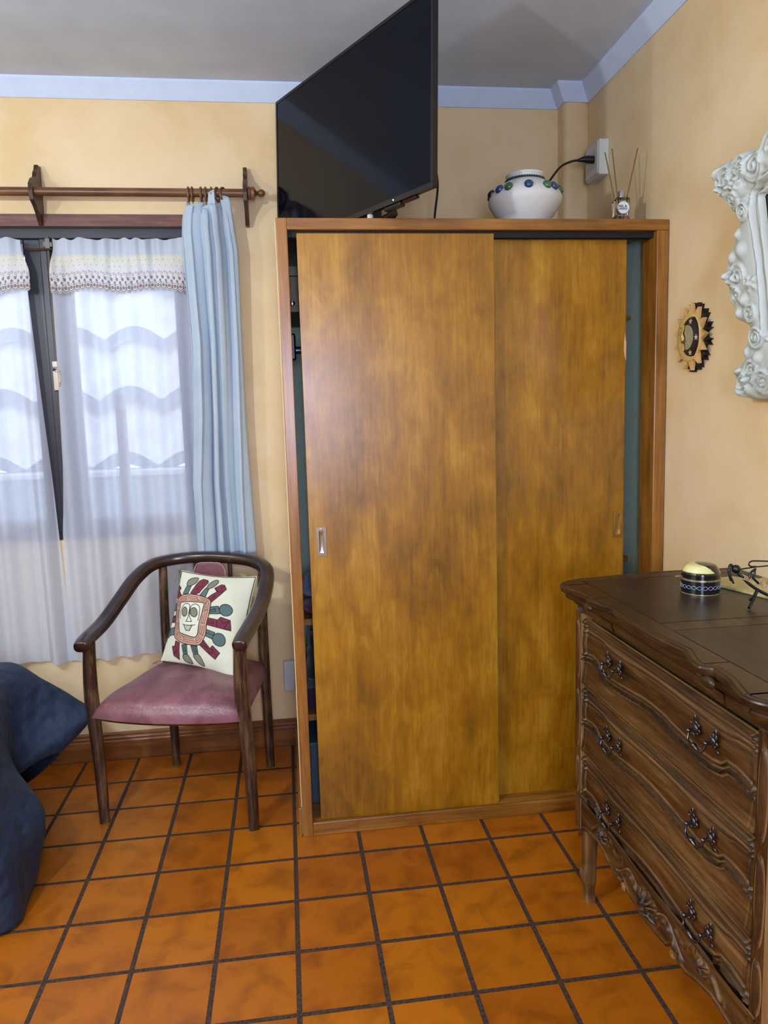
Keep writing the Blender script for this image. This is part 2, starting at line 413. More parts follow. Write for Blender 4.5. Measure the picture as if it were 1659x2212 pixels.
for (a, b) in ((WX0+.03, -.868), (-.866, WX1-.03)):
    sh = MB(); q0, q1 = YB+.01, YB+.055
    sh.box(a, a+.072, q0, q1, WZ0+.03, WZ1-.042); sh.box(b-.088, b, q0, q1, WZ0+.03, WZ1-.042)
    sh.box(a+.072, b-.088, q0, q1, WZ0+.03, WZ0+.085); sh.box(a+.072, b-.088, q0, q1, WZ1-.10, WZ1-.042)
    so = obj('window_sash', sh, M_sash, w, smooth=0, bevel=.004)
    obj('glass_pane', box(a+.05, b-.05, YB+.03, YB+.034, WZ0+.08, WZ1-.098), M_pane, so, smooth=0)
    cr = MB().tube([(a-.0, YB-.014, 2.052), (b, YB-.014, 2.052)], .004, 8)
    obj('curtain_wire', cr, M_brk, so)
st = MB(); st.box(-.896, -.868, YB-.004, YB+.01, WZ0+.03, WZ1-.042)
obj('meeting_strip', st, M_sash, w, smooth=0, bevel=.004)
bolt = MB().tube([(-.862, YB-.006, 2.10), (-.872, YB-.006, .96)], .0055, 8)
bolt.box(-.878, -.846, YB-.012, YB+.01, 2.062, 2.078); bolt.box(-.870, -.854, YB-.014, YB+.01, 2.05, 2.092); bolt.box(-.885, -.86, YB-.01, YB+.01, .955, 1.0)
bo = obj('bolt_rod', bolt, plain('dull_bolt', rgb(104, 100, 92), .45, .6), w, smooth=30)
hp = MB().box(-.882, -.860, YB-.016, YB+.01, 1.52, 1.635)
hd = MB().tube(smooth_path([(-.870, YB-.018, 1.60), (-.870, YB-.04, 1.60), (-.866, YB-.046, 1.605), (-.852, YB-.048, 1.60), (-.846, YB-.048, 1.585), (-.847, YB-.048, 1.555), (-.852, YB-.048, 1.535)], 5), .0055, 8)
ho = obj('handle_plate', hp, M_chrome, w, smooth=0, bevel=.003); obj('lever', hd, M_chrome, ho)
# assumed rear window, unseen behind the camera, added to go with the rear light
w2 = tag(bpy.data.objects.new('assumed_window_2', None), kind='structure'); COL.objects.link(w2); w2.location = (.15, YF, RZ0)
fr = MB(); fr.box(RX0, RX1, YF-.09, YF-.04, RZ0, RZ0+.05); fr.box(RX0, RX1, YF-.09, YF-.04, RZ1-.05, RZ1); fr.box(RX0, RX0+.05, YF-.09, YF-.04, RZ0+.05, RZ1-.05); fr.box(RX1-.05, RX1, YF-.09, YF-.04, RZ0+.05, RZ1-.05)
obj('window_frame', fr, M_sash, w2, smooth=0); obj('glass_pane', box(RX0+.05, RX1-.05, YF-.07, YF-.066, RZ0+.05, RZ1-.05), M_pane, w2, smooth=0)

# ------------------------------------------------------------------ outside
M_roof = plain('pale_roof_tile', rgb(228, 224, 222), .8, var=.08, nscale=7)
M_parapet = plain('grey_blue_render', rgb(120, 138, 150), .9, var=.05, nscale=3)
M_post = plain('brick_post', rgb(124, 84, 76), .9, var=.1, nscale=10)
M_ledge = plain('pale_ledge', rgb(205, 206, 206), .8)
pw = thing('parapet_wall', 'grey-blue rendered wall seen through the sheer curtain, below the tiled roof', 'wall', (-1.4, 5.1, -.5))
obj('wall_face', box(-5, 2.5, 5.0, 5.2, -.5, 1.05), M_parapet, pw, smooth=0)
obj('coping', box(-5, 2.5, 4.95, 5.25, 1.05, 1.085), M_ledge, pw, smooth=0, bevel=.01)
rf = MB()
for k in range(5):
    yb, zb = 5.25+k*.30, 1.12+k*.44
    def fn(u, v, yb=yb, zb=zb):
        x = -5+8*u; wv = abs(math.sin(x*math.pi/.42)); return (x, yb+.55*v-.10*(1-v), zb+.62*v+.10*wv*(1-.3*v)-.02)
    rf.grid(fn, 321, 3)
    def fn2(u, v, yb=yb, zb=zb):
        x = -5+8*u; wv = abs(math.sin(x*math.pi/.42)); return (x, yb-.10+.25*v, zb+.10*wv-.02-.085)
    rf.grid(fn2, 321, 2)
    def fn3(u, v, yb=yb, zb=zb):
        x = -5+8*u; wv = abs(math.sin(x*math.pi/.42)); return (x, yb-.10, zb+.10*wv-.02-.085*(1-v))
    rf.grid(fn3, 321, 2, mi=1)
tag(obj('neighbour_roof', rf, [M_roof, plain('shaded_tile_ends', rgb(128, 132, 146), .9)], loc=(-1, 5.4, 1.1), fixn=False), 'pale curved-tile roof of the neighbouring house, blurred behind the sheer curtain', 'roof')  # tile front faces painted darker to stand in for shadow under each course
tag(obj('brick_post', box(-.945, -.895, 4.45, 4.50, -.5, 1.55), M_post, loc=(-.9, 4.5, -.5), smooth=0), 'reddish brown post outdoors showing faintly through the right sheer curtain', 'post')
tag(obj('outdoor_ground', box(-6, 3, 3.4, 8, -.6, -.5), M_ledge, loc=(0, 5, -.55), smooth=0), kind='structure')
bpy.data.objects['outdoor_ground'].name = 'floor_outdoor'

# ------------------------------------------------------------------ curtains
ROD_Y, ROD_Z = 3.02, 2.238
rodt = thing('curtain_rod', 'brown wooden curtain rod with ball finial above the window', 'curtain rod', (-.86, YB, ROD_Z))
obj('pole', MB().tube([(-1.68, ROD_Y, ROD_Z), (-.10, ROD_Y, ROD_Z)], .0155, 20), M_rod, rodt)
for sgn, xb in ((1, -.105), (-1, -1.625)):
    pr = [(.0155, 0), (.0155, .005), (.022, .008), (.024, .014), (.020, .018), (.0235, .022), (.0235, .030), (.017, .034), (.010, .038), (.007, .042), (.009, .045)]
    pr += [(.0145*math.sin(math.radians(a)), .057-.0145*math.cos(math.radians(a))) for a in range(25, 180, 15)]
    obj('finial', MB().lathe([(r, xb+sgn*h) for r, h in pr], (0, ROD_Y, ROD_Z), 20, 'x'), M_rod, rodt, smooth=50)
def bracket(x):
    # shaped wooden plate reaching out from the wall to hold the pole
    pts = [(YB, 2.352), (3.085, 2.352), (3.078, 2.335), (3.060, 2.318), (3.052, 2.300), (3.02, 2.285), (2.995, 2.262), (2.990, 2.235), (3.0, 2.205), (3.03, 2.19), (3.055, 2.17), (3.07, 2.15), (3.085, 2.135), (YB, 2.135)]
    mb = MB().prism(pts, 'x', x-.0075, x+.0075)
    return mb
def mkbr(x):
    mb = bracket(x)
    if x < -.5: mb.tube([(x-.0085, 3.09, 2.343), (x-.006, 3.09, 2.343)], .004, 8)
    return mb
for x in (-.108, -.875, -1.60):
    obj('bracket', mkbr(x), M_brk, rodt, smooth=0, bevel=.002)
ringx = [(-.318, 0), (-.304, .05), (-.272, .02), (-.255, 0), (-.234, -.08), (-.212, .35), (-.190, .5)]
ordn = ['leftmost', 'second from left', 'third from left', 'middle', 'third from right', 'second from right', 'rightmost']
for (x, tl), nm in zip(ringx, ordn):
    pts = [(x + .022*math.cos(a)*math.sin(tl), ROD_Y+.022*math.cos(a)*math.cos(tl), ROD_Z-.0055+.0235*math.sin(a)) for a in [2*math.pi*k/28 for k in range(28)]]
    mb = MB().tube(pts, .0042, 8, upv=(1, 0, 0), closed=True)
    mb.tube([(x, ROD_Y, ROD_Z-.030), (x+.001, ROD_Y, ROD_Z-.045), (x, ROD_Y-.004, ROD_Z-.052)], .0022, 6)
    tag(obj('curtain_ring', mb, M_rod, loc=(x, ROD_Y, ROD_Z), smooth=60), 'brown wooden curtain ring on the pole, ' + ('the ' if not nm.startswith('the') else '') + nm + (' of the seven' if nm != 'middle' else ' one of the seven'), 'curtain ring', 'rings holding the pale blue curtain')

# pale blue curtain
Ltab = [(.85, -.372), (1.14, -.372), (1.4, -.350), (1.686, -.340), (1.86, -.345), (2.094, -.350), (2.16, -.342), (2.226, -.328)]
Rtab = [(.85, -.137), (1.04, -.142), (1.4, -.150), (1.75, -.149), (2.026, -.146), (2.13, -.158), (2.226, -.170)]
NP = 4.2
def blue(u, v):
    z = .852+(2.222-.852)*v
    L, R = ipl(Ltab, z), ipl(Rtab, z)
    ph = (u+.045*math.sin(u*9+1.0))*NP*2*math.pi + .5*math.sin(z*2.1) + .35*math.sin(z*3.2+u*7)
    squeeze = .8+.2*math.cos(2*math.pi*u*2.3+1)
    amp = .042*(.75+.25*math.sin(3*u*6.28+.7))*(1-.35*ss(2.0, 2.2, z))
    x = L+(R-L)*u + .014*math.sin(2*ph+.5)*ss(0, .06, u)*ss(0, .06, 1-u)
    y = 3.058-.045*ss(.9, 2.15, z) + amp*math.sin(ph)*squeeze + .01*math.sin(u*9+z*3)
    if z > 2.15:
        k = (z-2.15)/.072
        z += k*(.024*math.cos(ph*.5+1.1)*(1 if u < .35 or u > .62 else -1.5) - .012)
        y -= .012*k*math.sin(ph*.5)
        x += .006*k*math.sin(ph)
    return (x, y-.006, z)
mb = MB().grid(blue, 420, 90)
tag(obj('blue_curtain', mb, M_blue, loc=(-.25, 3.01, .85), smooth=80, solid=.0012), 'pale blue pleated curtain hanging bunched at the right end of the rod', 'curtain')

# sheers with lace valance
def lacemat():
    t = NT('embroidered_lace'); v = t.coord((1, 1, 1), 'UV')
    sp = t.node('ShaderNodeSeparateXYZ'); t.link(v, sp.inputs[0]); U, Vv = sp.outputs[0], sp.outputs[1]
    def cell(offu, pu, cv, r, rin=None, ov=0.0):
        fu = t.math('SUBTRACT', t.math('FRACT', t.math('ADD', t.math('DIVIDE', U, pu), offu)), .5)
        du = t.math('MULTIPLY', fu, pu); dv = t.math('SUBTRACT', Vv, cv)
        d = t.math('SQRT', t.math('ADD', t.math('MULTIPLY', du, du), t.math('MULTIPLY', dv, dv)))
        a = t.math('LESS_THAN', d, r)
        if rin: a = t.math('MULTIPLY', a, t.math('GREATER_THAN', d, rin))
        return a
    marks = [cell(0, .028, .118, .0018), cell(.5, .028, .098, .0018)]
    marks += [cell(.1, .028, .052, .0062), cell(.55, .028, .040, .0058), cell(0, .028, .022, .0068), cell(.5, .028, .020, .0062)]
    marks += [cell(.25, .028, .068, .0055, .0035), cell(.7, .028, .073, .0045, .0025)]
    marks += [cell(0, .028, .022, .0125, .0108), cell(.45, .028, .032, .0035), cell(.3, .028, .058, .0022)]
    f = marks[0]
    for q in marks[1:]: f = t.math('MAXIMUM', f, q)
    # scalloped double border line
    sc = t.math('MULTIPLY', t.math('ABSOLUTE', t.math('SINE', t.math('MULTIPLY', U, math.pi/.028))), .009)
    for o_ in (.0015, .006):
        e = t.math('ABSOLUTE', t.math('ADD', t.math('SUBTRACT', Vv, .011+o_), sc))
        f = t.math('MAXIMUM', f, t.math('LESS_THAN', e, .0012))
    n = t.noise(t.coord(), 500, 2)
    low = t.ramp(Vv, [(.075, rgb(232, 232, 236)), (.13, rgb(236, 236, 214)), (.14, rgb(214, 226, 238))])
    col = t.mix(t.math('MULTIPLY', f, .85), low, rgb(128, 112, 98))
    d = t.node('ShaderNodeBsdfDiffuse'); t.link(col, d.inputs[0]); tl = t.node('ShaderNodeBsdfTranslucent'); t.link(col, tl.inputs[0]); tp = t.node('ShaderNodeBsdfTransparent')
    m1 = t.node('ShaderNodeMixShader'); m1.inputs[0].default_value = .3; t.link(d.outputs[0], m1.inputs[1]); t.link(tl.outputs[0], m1.inputs[2])
    # cut away below the scalloped edge
    cut = t.math('GREATER_THAN', Vv, t.math('SUBTRACT', .0105, sc))
    op = t.math('MULTIPLY', cut, t.math('ADD', .86, t.math('MULTIPLY', n, .1)))
    m2 = t.node('ShaderNodeMixShader'); t.link(op, m2.inputs[0]); t.link(tp.outputs[0], m2.inputs[1]); t.link(m1.outputs[0], m2.inputs[2]); t.link(m2.outputs[0], t.out.inputs[0]); return t.m
M_lace = lacemat()
def sheer(xa, xb, inner, seed, label):
    """xa..xb at the top; inner(z) gives the inner edge; the outer edge is fixed"""
    rnd = random.Random(seed); fold = [(rnd.uniform(3, 14), rnd.uniform(0, 6.28), rnd.uniform(.004, .009)) for _ in range(5)]
    out = xb
    root = thing('sheer_curtain', label, 'curtain', ((xa+xb)/2, 3.08, .445))
    def body(u, v):
        z = .446+(2.064-.446)*v; x = inner(z)+(out-inner(z))*u
        y = 3.078; 
        for f_, p_, a_ in fold: y += a_*math.sin(x*f_*6+p_+.4*z)*(1+.4*math.sin(z*2))
        y += .010*math.sin(x*70+1.3*math.sin(z*1.5))*.6
        return (x, min(y, 3.099), z+.008*math.sin(x*9)*(1-v))
    obj('sheer_panel', MB().grid(body, 260, 60), M_sheer, root, smooth=80)
    def topn(z): return inner(z) + (0 if z > 2.0 else 0)
    flare = 1 if xb > xa else -1
    wd = abs(xb-xa)+.01
    def val(u, v):
        z = 1.882+(2.078-1.882)*v
        i0 = xa - flare*.022*ss(2.05, 1.95, z)*(1 if z < 2.05 else 0)
        x = i0+(out-i0)*u
        g = .5+.5*math.sin(x*95+math.sin(x*23)*2)
        y = 3.054 + .012*(g**1.5)*math.sin(x*41+2) + .006*math.sin(x*130)*ss(1.95, 2.06, z)
        z += .007*math.sin(x*26+1)*(1-v) + (.004*math.sin(x*95+math.sin(x*23)*2) if v > .93 else 0)
        return (x, y-.006, z)
    nu, nv = 420, 40
    mbv = MB().grid(val, nu, nv)
    vo = obj('lace_valance', mbv, M_lace, root, smooth=80, fixn=False)
    uv = vo.data.uv_layers.new(name='uv')
    for p in vo.data.polygons:
        for li in p.loop_indices:
            vi = vo.data.loops[li].vertex_index
            uv.data[li].uv = ((vi % nu)/(nu-1)*wd*1.35, (vi//nu)/(nv-1)*.196)
    return root
innR = [(.44, -.907), (.968, -.893), (1.241, -.866), (1.632, -.852), (1.89, -.85), (2.07, -.826)]
innL = [(.44, -.893), (.894, -.906), (1.4, -.922), (1.875, -.936), (2.07, -.942)]
sheer(-.826, -.30, lambda z: ipl(innR, z), 3, 'white sheer curtain with lace valance, on the sash beside the blue curtain')
sheer(-.942, -1.44, lambda z: ipl(innL, z), 5, 'white sheer curtain with lace valance, on the left sash at the photo edge')

# ------------------------------------------------------------------ wardrobe
WY, WT = 2.374, 1.988
wr = thing('wardrobe', 'tall honey-brown wooden wardrobe with two plain sliding doors', 'wardrobe', (.628, 2.7, 0))
M_sidecream = plain('cream_side_panel', rgb(226, 204, 160), .7, var=.04)
M_green = plain('pale_green_lining', rgb(208, 234, 208), .7, var=.03)
cr = MB(); cr.box(-.003, .018, WY+.022, YB-.018, 0, WT-.004)
obj('side_panel', cr, M_sidecream, wr, smooth=0)
cr = MB(); cr.box(1.236, 1.254, WY+.022, 3.03, 0, WT-.004)
obj('side_panel', cr, M_green, wr, smooth=0)
obj('side_skirting', box(-.012, -.003, WY+.004, YB-.018, 0, .10), M_frame, wr, smooth=0, bevel=.002)
obj('top_board', MB().box(.018, 1.236, WY+.022, 3.03, WT-.022, WT-.004), M_frameh, wr, smooth=0)
obj('bottom_board', MB().box(.018, 1.236, WY+.022, 3.03, .03, .048), M_frameh, wr, smooth=0)
obj('back_panel', MB().box(.018, 1.236, 3.01, 3.03, .048, WT-.022), M_green, wr, smooth=0)
obj('frame_stile', box(0, .034, WY, WY+.022, 0, WT), M_frame, wr, smooth=0, bevel=.0025)
obj('frame_stile', box(1.214, 1.254, WY, WY+.1, 0, WT-.034), M_frame, wr, smooth=0, bevel=.0025)
obj('frame_rail', box(.034, 1.254, WY, WY+.022, WT-.034, WT), M_frameh, wr, smooth=0, bevel=.0025)
obj('frame_rail', box(.034, 1.214, WY, WY+.012, 0, .046), M_frameh, wr, smooth=0, bevel=.0025)
obj('sill_track', MB().box(.034, 1.214, WY+.012, WY+.095, .02, .040).box(.034, 1.214, WY+.045, WY+.052, .04, .046), M_frameh, wr, smooth=0)
obj('top_track', MB().box(.034, 1.214, WY+.024, WY+.03, WT-.052, WT-.034).box(.034, 1.214, WY+.056, WY+.062, WT-.05, WT-.034), M_dark, wr, smooth=0)
dl = obj('sliding_door', box(.0615, .680, WY+.020, WY+.042, .041, 1.948), M_door, wr, smooth=0, bevel=.0015)
dr = obj('sliding_door', box(.560, 1.1435, WY+.064, WY+.086, .046, 1.944), M_door, wr, smooth=0, bevel=.004)
obj('bare_patch', MB().prism([(1.139, 1.64), (1.143, 1.61), (1.1435, 1.59), (1.143, 1.545), (1.139, 1.56), (1.135, 1.58), (1.1355, 1.61)], 'y', WY+.0634, WY+.066), plain('bare_wood', rgb(212, 166, 118), .7), dr, smooth=0)
def pull(xc, zc, y, mat, par, w_=.031, h_=.092):
    o = MB(); a, b, c, d = xc-w_/2, xc+w_/2, zc-h_/2, zc+h_/2
    iw, ih = .008, .010
    o.box(a, a+iw, y-.003, y, c, d); o.box(b-iw, b, y-.003, y, c, d); o.box(a+iw, b-iw, y-.003, y, c, c+ih); o.box(a+iw, b-iw, y-.003, y, d-ih, d)
    def cup(u, v):
        x = a+iw+(w_-2*iw)*u; z = c+ih+(h_-2*ih)*v; t = math.sin(math.pi*v)**.6*math.sin(math.pi*u)**.4 if 0 < u < 1 and 0 < v < 1 else 0
        return (x, y-.0028+.0026*t, z)
    o.grid(cup, 12, 24)
    o.lathe([(.0001, y-.0042), (.002, y-.0040), (.0022, y-.003)], (xc, 0, d-.005), 10, 'y')
    obj('recessed_pull', o, mat, par, smooth=40)
pull(.1005, .993, WY+.020, M_chrome, dl)
pull(1.1195, .996, WY+.064, M_brass, dr)
sh1 = MB(); 
obj('inner_shelf', box(.018, .60, 2.50, 3.01, .690, .712), M_frameh, wr, smooth=0)
obj('inner_shelf', box(.018, .60, 2.50, 3.01, .352, .374), M_frameh, wr, smooth=0)
obj('inner_shelf', box(.60, 1.236, 2.60, 3.01, 1.700, 1.716), M_frameh, wr, smooth=0)
obj('inner_shelf', box(.60, 1.236, 2.60, 3.01, .830, .846), M_frameh, wr, smooth=0)
obj('divider', box(.59, .608, 2.50, 3.01, .048, WT-.022), M_green, wr, smooth=0)
dwb = MB().box(.022, .35, 2.56, 2.98, 1.735, 1.85)
dk = obj('inner_drawer', dwb, plain('olive_drawer_front', rgb(98, 86, 40), .5, var=.1), wr, smooth=0, bevel=.002)
obj('drawer_knob', MB().lathe([(.004, 2.56), (.004, 2.552), (.009, 2.55), (.009, 2.545), (.004, 2.543)], (.043, 0, 1.762), 16, 'y'), M_chrome, dk, smooth=40)
obj('drawer_ledge', box(.020, .36, 2.555, 2.99, 1.851, 1.880), plain('olive_ledge', rgb(96, 92, 48), .5), dk, smooth=0)
# hanging rail inside
obj('hanging_rail', MB().tube([(.02, 2.66, 1.62), (.59, 2.66, 1.62)], .0125, 14), plain('steel_rail', rgb(90, 96, 104), .3, .8), wr)
obj('rail_socket', box(.019, .050, 2.63, 2.69, 1.585, 1.675), M_black, wr, smooth=0, bevel=.006)
# contents
def blob(c, r, seed, amp=.15, n=28):
    rnd = random.Random(seed); ph = [rnd.uniform(0, 6.28) for _ in range(6)]
    mb = MB(); mb.sphere((0, 0, 0), 1.0, n)
    for i, p in enumerate(mb.v):
        k = 1+amp*(math.sin(4*p[0]+ph[0])*math.sin(5*p[2]+ph[1])+.5*math.sin(9*p[2]+ph[2]+3*p[0]))
        # squarer, cloth-like body
        q = [math.copysign(abs(w_)**.75, w_)*k for w_ in p]
        mb.v[i] = (c[0]+q[0]*r[0], c[1]+q[1]*r[1], c[2]+max(q[2], -1.0)*r[2])
    return mb
M_bagb = fabric('blue_patterned_cloth', rgb(70, 92, 120), rgb(132, 150, 166), nsc=30)
tag(obj('folded_cloth', blob((.12, 2.62, .808), (.085, .10, .055), 1), M_bagb, loc=(.12, 2.62, .75), smooth=80), 'blue-grey patterned cloth, upper of the pile seen in the left door gap', 'cloth')
tag(obj('folded_cloth', blob((.12, 2.62, .731), (.085, .10, .016), 2, .08), fabric('plum_cloth', rgb(78, 22, 60), rgb(110, 40, 84)), loc=(.12, 2.62, .715), smooth=80), 'plum-coloured cloth under the blue one on the wardrobe shelf', 'cloth')
tag(obj('dark_bag', blob((.125, 2.62, .545), (.09, .10, .085), 4), fabric('black_bag_cloth', rgb(16, 18, 26), rgb(34, 36, 46)), loc=(.12, 2.62, .375), smooth=80), 'black cloth bag on the lower wardrobe shelf, upper of two', 'bag')
tag(obj('folded_garment', MB().box(.03, .22, 2.53, 2.78, .3745, .45), fabric('dark_purple_cloth', rgb(26, 12, 30), rgb(40, 20, 44)), loc=(.12, 2.62, .375), smooth=0, bevel=.015), 'dark purple folded garment beneath the black bag in the wardrobe', 'garment')
tag(obj('storage_box', box(.035, .30, 2.50, 2.90, .0485, .270), plain('slate_box', rgb(56, 76, 88), .6, var=.1), loc=(.16, 2.7, .048), smooth=0, bevel=.004), 'slate blue storage box on the wardrobe floor behind the left door gap', 'box')
tag(obj('dark_case', box(.80, 1.222, 2.74, 2.98, 1.60, 1.665), M_black, loc=(1.0, 2.86, 1.60), smooth=0, bevel=.006), 'black flat case near the upper shelf seen in the right door gap', 'case')

# ------------------------------------------------------------------ tv
yaw, til = .490, -.032
K = .945
c0 = Vector((0, 0, 1.3924))
tc = c0 + (Vector((.241, 2.704, 2.33))-c0)*K
e1 = Vector((math.sin(yaw), -math.cos(yaw), 0)); n0 = Vector((-math.cos(yaw), -math.sin(yaw), 0))
e2 = Vector((0, 0, 1))*math.cos(til)+n0*math.sin(til); en = e1.cross(e2).normalized()
if en.dot(n0) < 0: en = -en
tw, th = .97*K, .97*.578*K
def T(a, b, c): return tc + e1*a + e2*b + en*c
def tbox(mb, a0, a1, b0, b1, c0_, c1_, mi=0):
    V = [T(a, b, c) for c in (c0_, c1_) for b in (b0, b1) for a in (a0, a1)]
    return mb.add(V, [(0, 2, 3, 1), (4, 5, 7, 6), (0, 1, 5, 4), (2, 6, 7, 3), (0, 4, 6, 2), (1, 3, 7, 5)], mi)
tv = thing('television', 'large flat black television turned sideways above the wardrobe', 'television', tuple(T(0, -th/2, -.03)))
hb = MB(); tbox(hb, -tw/2+.002, tw/2-.002, -th/2+.002, th/2-.002, -.022, -.004)
tbox(hb, -tw*.33, tw*.33, -th*.42, th*.25, -.05, -.022)
obj('back_housing', hb, M_black, tv, smooth=0, bevel=.004)
bz = MB(); b = .010
tbox(bz, -tw/2, tw/2, th/2-b, th/2, -.008, 0); tbox(bz, -tw/2, tw/2, -th/2, -th/2+b*1.6, -.008, 0)
tbox(bz, -tw/2, -tw/2+b, -th/2+b*1.6, th/2-b, -.008, 0); tbox(bz, tw/2-b, tw/2, -th/2+b*1.6, th/2-b, -.008, 0)
obj('bezel', bz, M_bezel, tv, smooth=0, bevel=.001)
sc_ = MB(); tbox(sc_, -tw/2+b, tw/2-b, -th/2+b*1.6, th/2-b, -.004, -.002)
obj('screen', sc_, M_screen, tv, smooth=0)
led = NT('power_light'); led.set(Base_Color=(1, 1, 1, 1), Emission_Color=(.9, .95, 1, 1), Emission_Strength=1.5)
obj('power_light', MB().sphere(tuple(T(tw*.30, -th/2+.009, .0006)), .0022, 10), led.m, tv)
ml = MB(); tbox(ml, tw*.24, tw*.33, -th/2-.012, -th/2+.001, -.025, -.003)
tbox(ml, tw*.34, tw*.41, -th/2-.007, -th/2+.001, -.022, -.004)
obj('sensor_pod', ml, M_black, tv, smooth=0, bevel=.004)
arm = thing('tv_wall_arm', 'black folding wall arm holding the television from behind', 'tv mount', (.36, 3.10, 2.25))
ar = MB()
bk = T(0, 0, -.052)
tbox(ar, -.12, .12, -.12, .12, -.068, -.0515)
ar.tube([T(0, 0, -.068), Vector((.42, 2.84, bk.z)), Vector((.36, 3.09, bk.z))], .014, 10)
ar.box(.30, .42, 3.09, 3.115, bk.z-.12, bk.z+.12)
obj('arm', ar, M_black, arm, smooth=30)
cb = MB()
lp = [T(.26*tw, -th/2-.010, -.032), T(.22*tw, -th/2-.016, -.034), T(.16*tw, -th/2-.020, -.034), T(.10*tw, -th/2-.016, -.034), T(.05*tw, -th/2-.006, -.034), T(.0, -th*.44, -.058)]
cb.tube(smooth_path(lp, 8), .010, 10)
lp = [T(.25*tw, -th/2-.012, -.045), T(.22*tw, -th/2-.024, -.046), T(.17*tw, -th/2-.029, -.048), T(.11*tw, -th/2-.028, -.048), T(.05*tw, -th/2-.016, -.05), T(-.02*tw, -th*.42, -.066)]
cb.tube(smooth_path(lp, 8), .006, 8)
tag(obj('cable_bundle', cb, M_black, loc=tuple(T(.12*tw, -th/2-.04, -.02))), 'black cable loop sagging under the lower edge of the television', 'cable')
tag(obj('tv_power_cable', MB().tube(smooth_path([T(.30*tw, -.10, -.052), (.50, 2.72, 2.33), (.555, 2.78, 2.315), (.582, 2.80, 2.26), (.588, 2.80, 2.20), (.575, 2.80, 2.10), (.570, 2.81, 1.995), (.56, 2.88, 1.992)], 8), .0042, 8), M_black, loc=(.57, 2.8, 2.2)), 'black cable dropping from behind the television to the wardrobe top', 'cable')
cp = thing('white_cap', 'small white round cap on the wardrobe edge under the television', 'cap', (.295, 2.44, WT))
obj('cap_body', MB().lathe([(.0105, WT), (.0105, WT+.003), (.0095, WT+.004), (.0095, WT+.024), (.0080, WT+.026)], (.295, 2.44, 0), 20), M_white, cp, smooth=40)
obj('cap_base', MB().box(.285, .34, 2.435, 2.47, WT, WT+.010), M_black, cp, smooth=0, bevel=.003)

# ------------------------------------------------------------------ vase
VX, VY = .823, 2.52
va = thing('ceramic_vase', 'squat white ceramic pot with blue and green glass cabochons on the wardrobe', 'vase', (VX, VY, WT))
prof = [(.06, 0), (.066, .003), (.080, .022), (.100, .048), (.1165, .075), (.1205, .090), (.1175, .104), (.106, .120), (.088, .135), (.070, .146), (.060, .152), (.058, .158), (.060, .165), (.0635, .171), (.060, .174), (.054, .170), (.052, .158), (.05, .15)]
prof = [(p.x, p.y) for p in smooth_path([(a, b_, 0) for a, b_ in prof], 3)]
obj('body', MB().lathe([(r, WT+.0005+h) for r, h in prof], (VX, VY, 0), 56), plain('matte_white_ceramic', rgb(214, 218, 214), .55, var=.02, nscale=15), va, smooth=60)
cols = {'b': rgb(20, 66, 112), 'g': rgb(58, 104, 66), 'k': rgb(12, 16, 28)}
cmat = {k: plain('glass_gem_'+n_, cols[k], .08, var=.1, nscale=60, coat=.6, spec=.7) for k, n_ in (('b', 'blue'), ('g', 'green'), ('k', 'dark'))}
gems = [(-76, 'k'), (-46, 'b'), (-27, 'g'), (6, 'b'), (38, 'g'), (54, 'b'), (80, 'g'), (110, 'b'), (140, 'g'), (170, 'b'), (200, 'g'), (235, 'b'), (262, 'k')]
gname = {'b': 'blue glass gem', 'g': 'green glass gem', 'k': 'near-black glass gem'}
for ang, k in gems:
    a = math.radians(ang-18.0); dx, dy = math.sin(a), -math.cos(a)
    n = Vector((dx*.80, dy*.80, .60)).normalized(); c = Vector((VX+dx*.1105, VY+dy*.1105, WT+.113))+n*.0045
    tx = Vector((-dy, dx, 0)).normalized(); ty = n.cross(tx)
    mb = MB(); V = []; prf = [(.0145, -.006), (.0148, .001), (.0125, .0050), (.0085, .0078), (.004, .0090), (.0003, .0092)]
    for r_, h_ in prf:
        for q in range(18):
            t_ = 2*math.pi*q/18; V.append(c+tx*math.cos(t_)*r_+ty*math.sin(t_)*r_+n*h_)
    F = [(i*18+q, i*18+(q+1) % 18, (i+1)*18+(q+1) % 18, (i+1)*18+q) for i in range(len(prf)-1) for q in range(18)] + [tuple((len(prf)-1)*18+q for q in range(18))]
    mb.add(V, F); g = obj('glass_gem', mb, cmat[k], va, smooth=60); g['label'] = gname[k]
rp = MB()
for ph in (0, math.pi):
    pts = []
    for q in range(220):
        a = 2*math.pi*q/220; tw_ = a*24+ph
        r_ = .0615+.0022*math.cos(tw_); pts.append((VX+r_*math.cos(a), VY+r_*math.sin(a), WT+.1545+.0022*math.sin(tw_)))
    rp.tube(pts, .0022, 6, closed=True)
obj('braided_cord', rp, plain('dark_green_cord', rgb(38, 66, 52), .6), va, smooth=60)['label'] = 'dark green twisted cord around the neck'

# ------------------------------------------------------------------ reed diffuser
DX, DY = 1.148, 2.50
M_bglass = glassmat('pinkish_clear_glass', (.95, .90, .90, 1))
df = thing('reed_diffuser', 'small square glass reed diffuser bottle with round white label on the wardrobe', 'diffuser', (DX, DY, WT))
rr_ = math.radians(-6)
def rp2(x, y): return (DX+x*math.cos(rr_)-y*math.sin(rr_), DY+x*math.sin(rr_)+y*math.cos(rr_))
def rbox(mb, a, b_, z0, z1, mi=0):
    mb.prism([rp2(-a, -b_), rp2(a, -b_), rp2(a, b_), rp2(-a, b_)], 'z', z0, z1, mi); return mb
obj('bottle', rbox(MB(), .024, .024, WT+.0005, WT+.096), M_bglass, df, smooth=0, bevel=.004)
obj('liquid', rbox(MB(), .0205, .0205, WT+.006, WT+.040), glassmat('pink_liquid', (.75, .42, .42, 1), ior=1.36), df, smooth=0, bevel=.002)
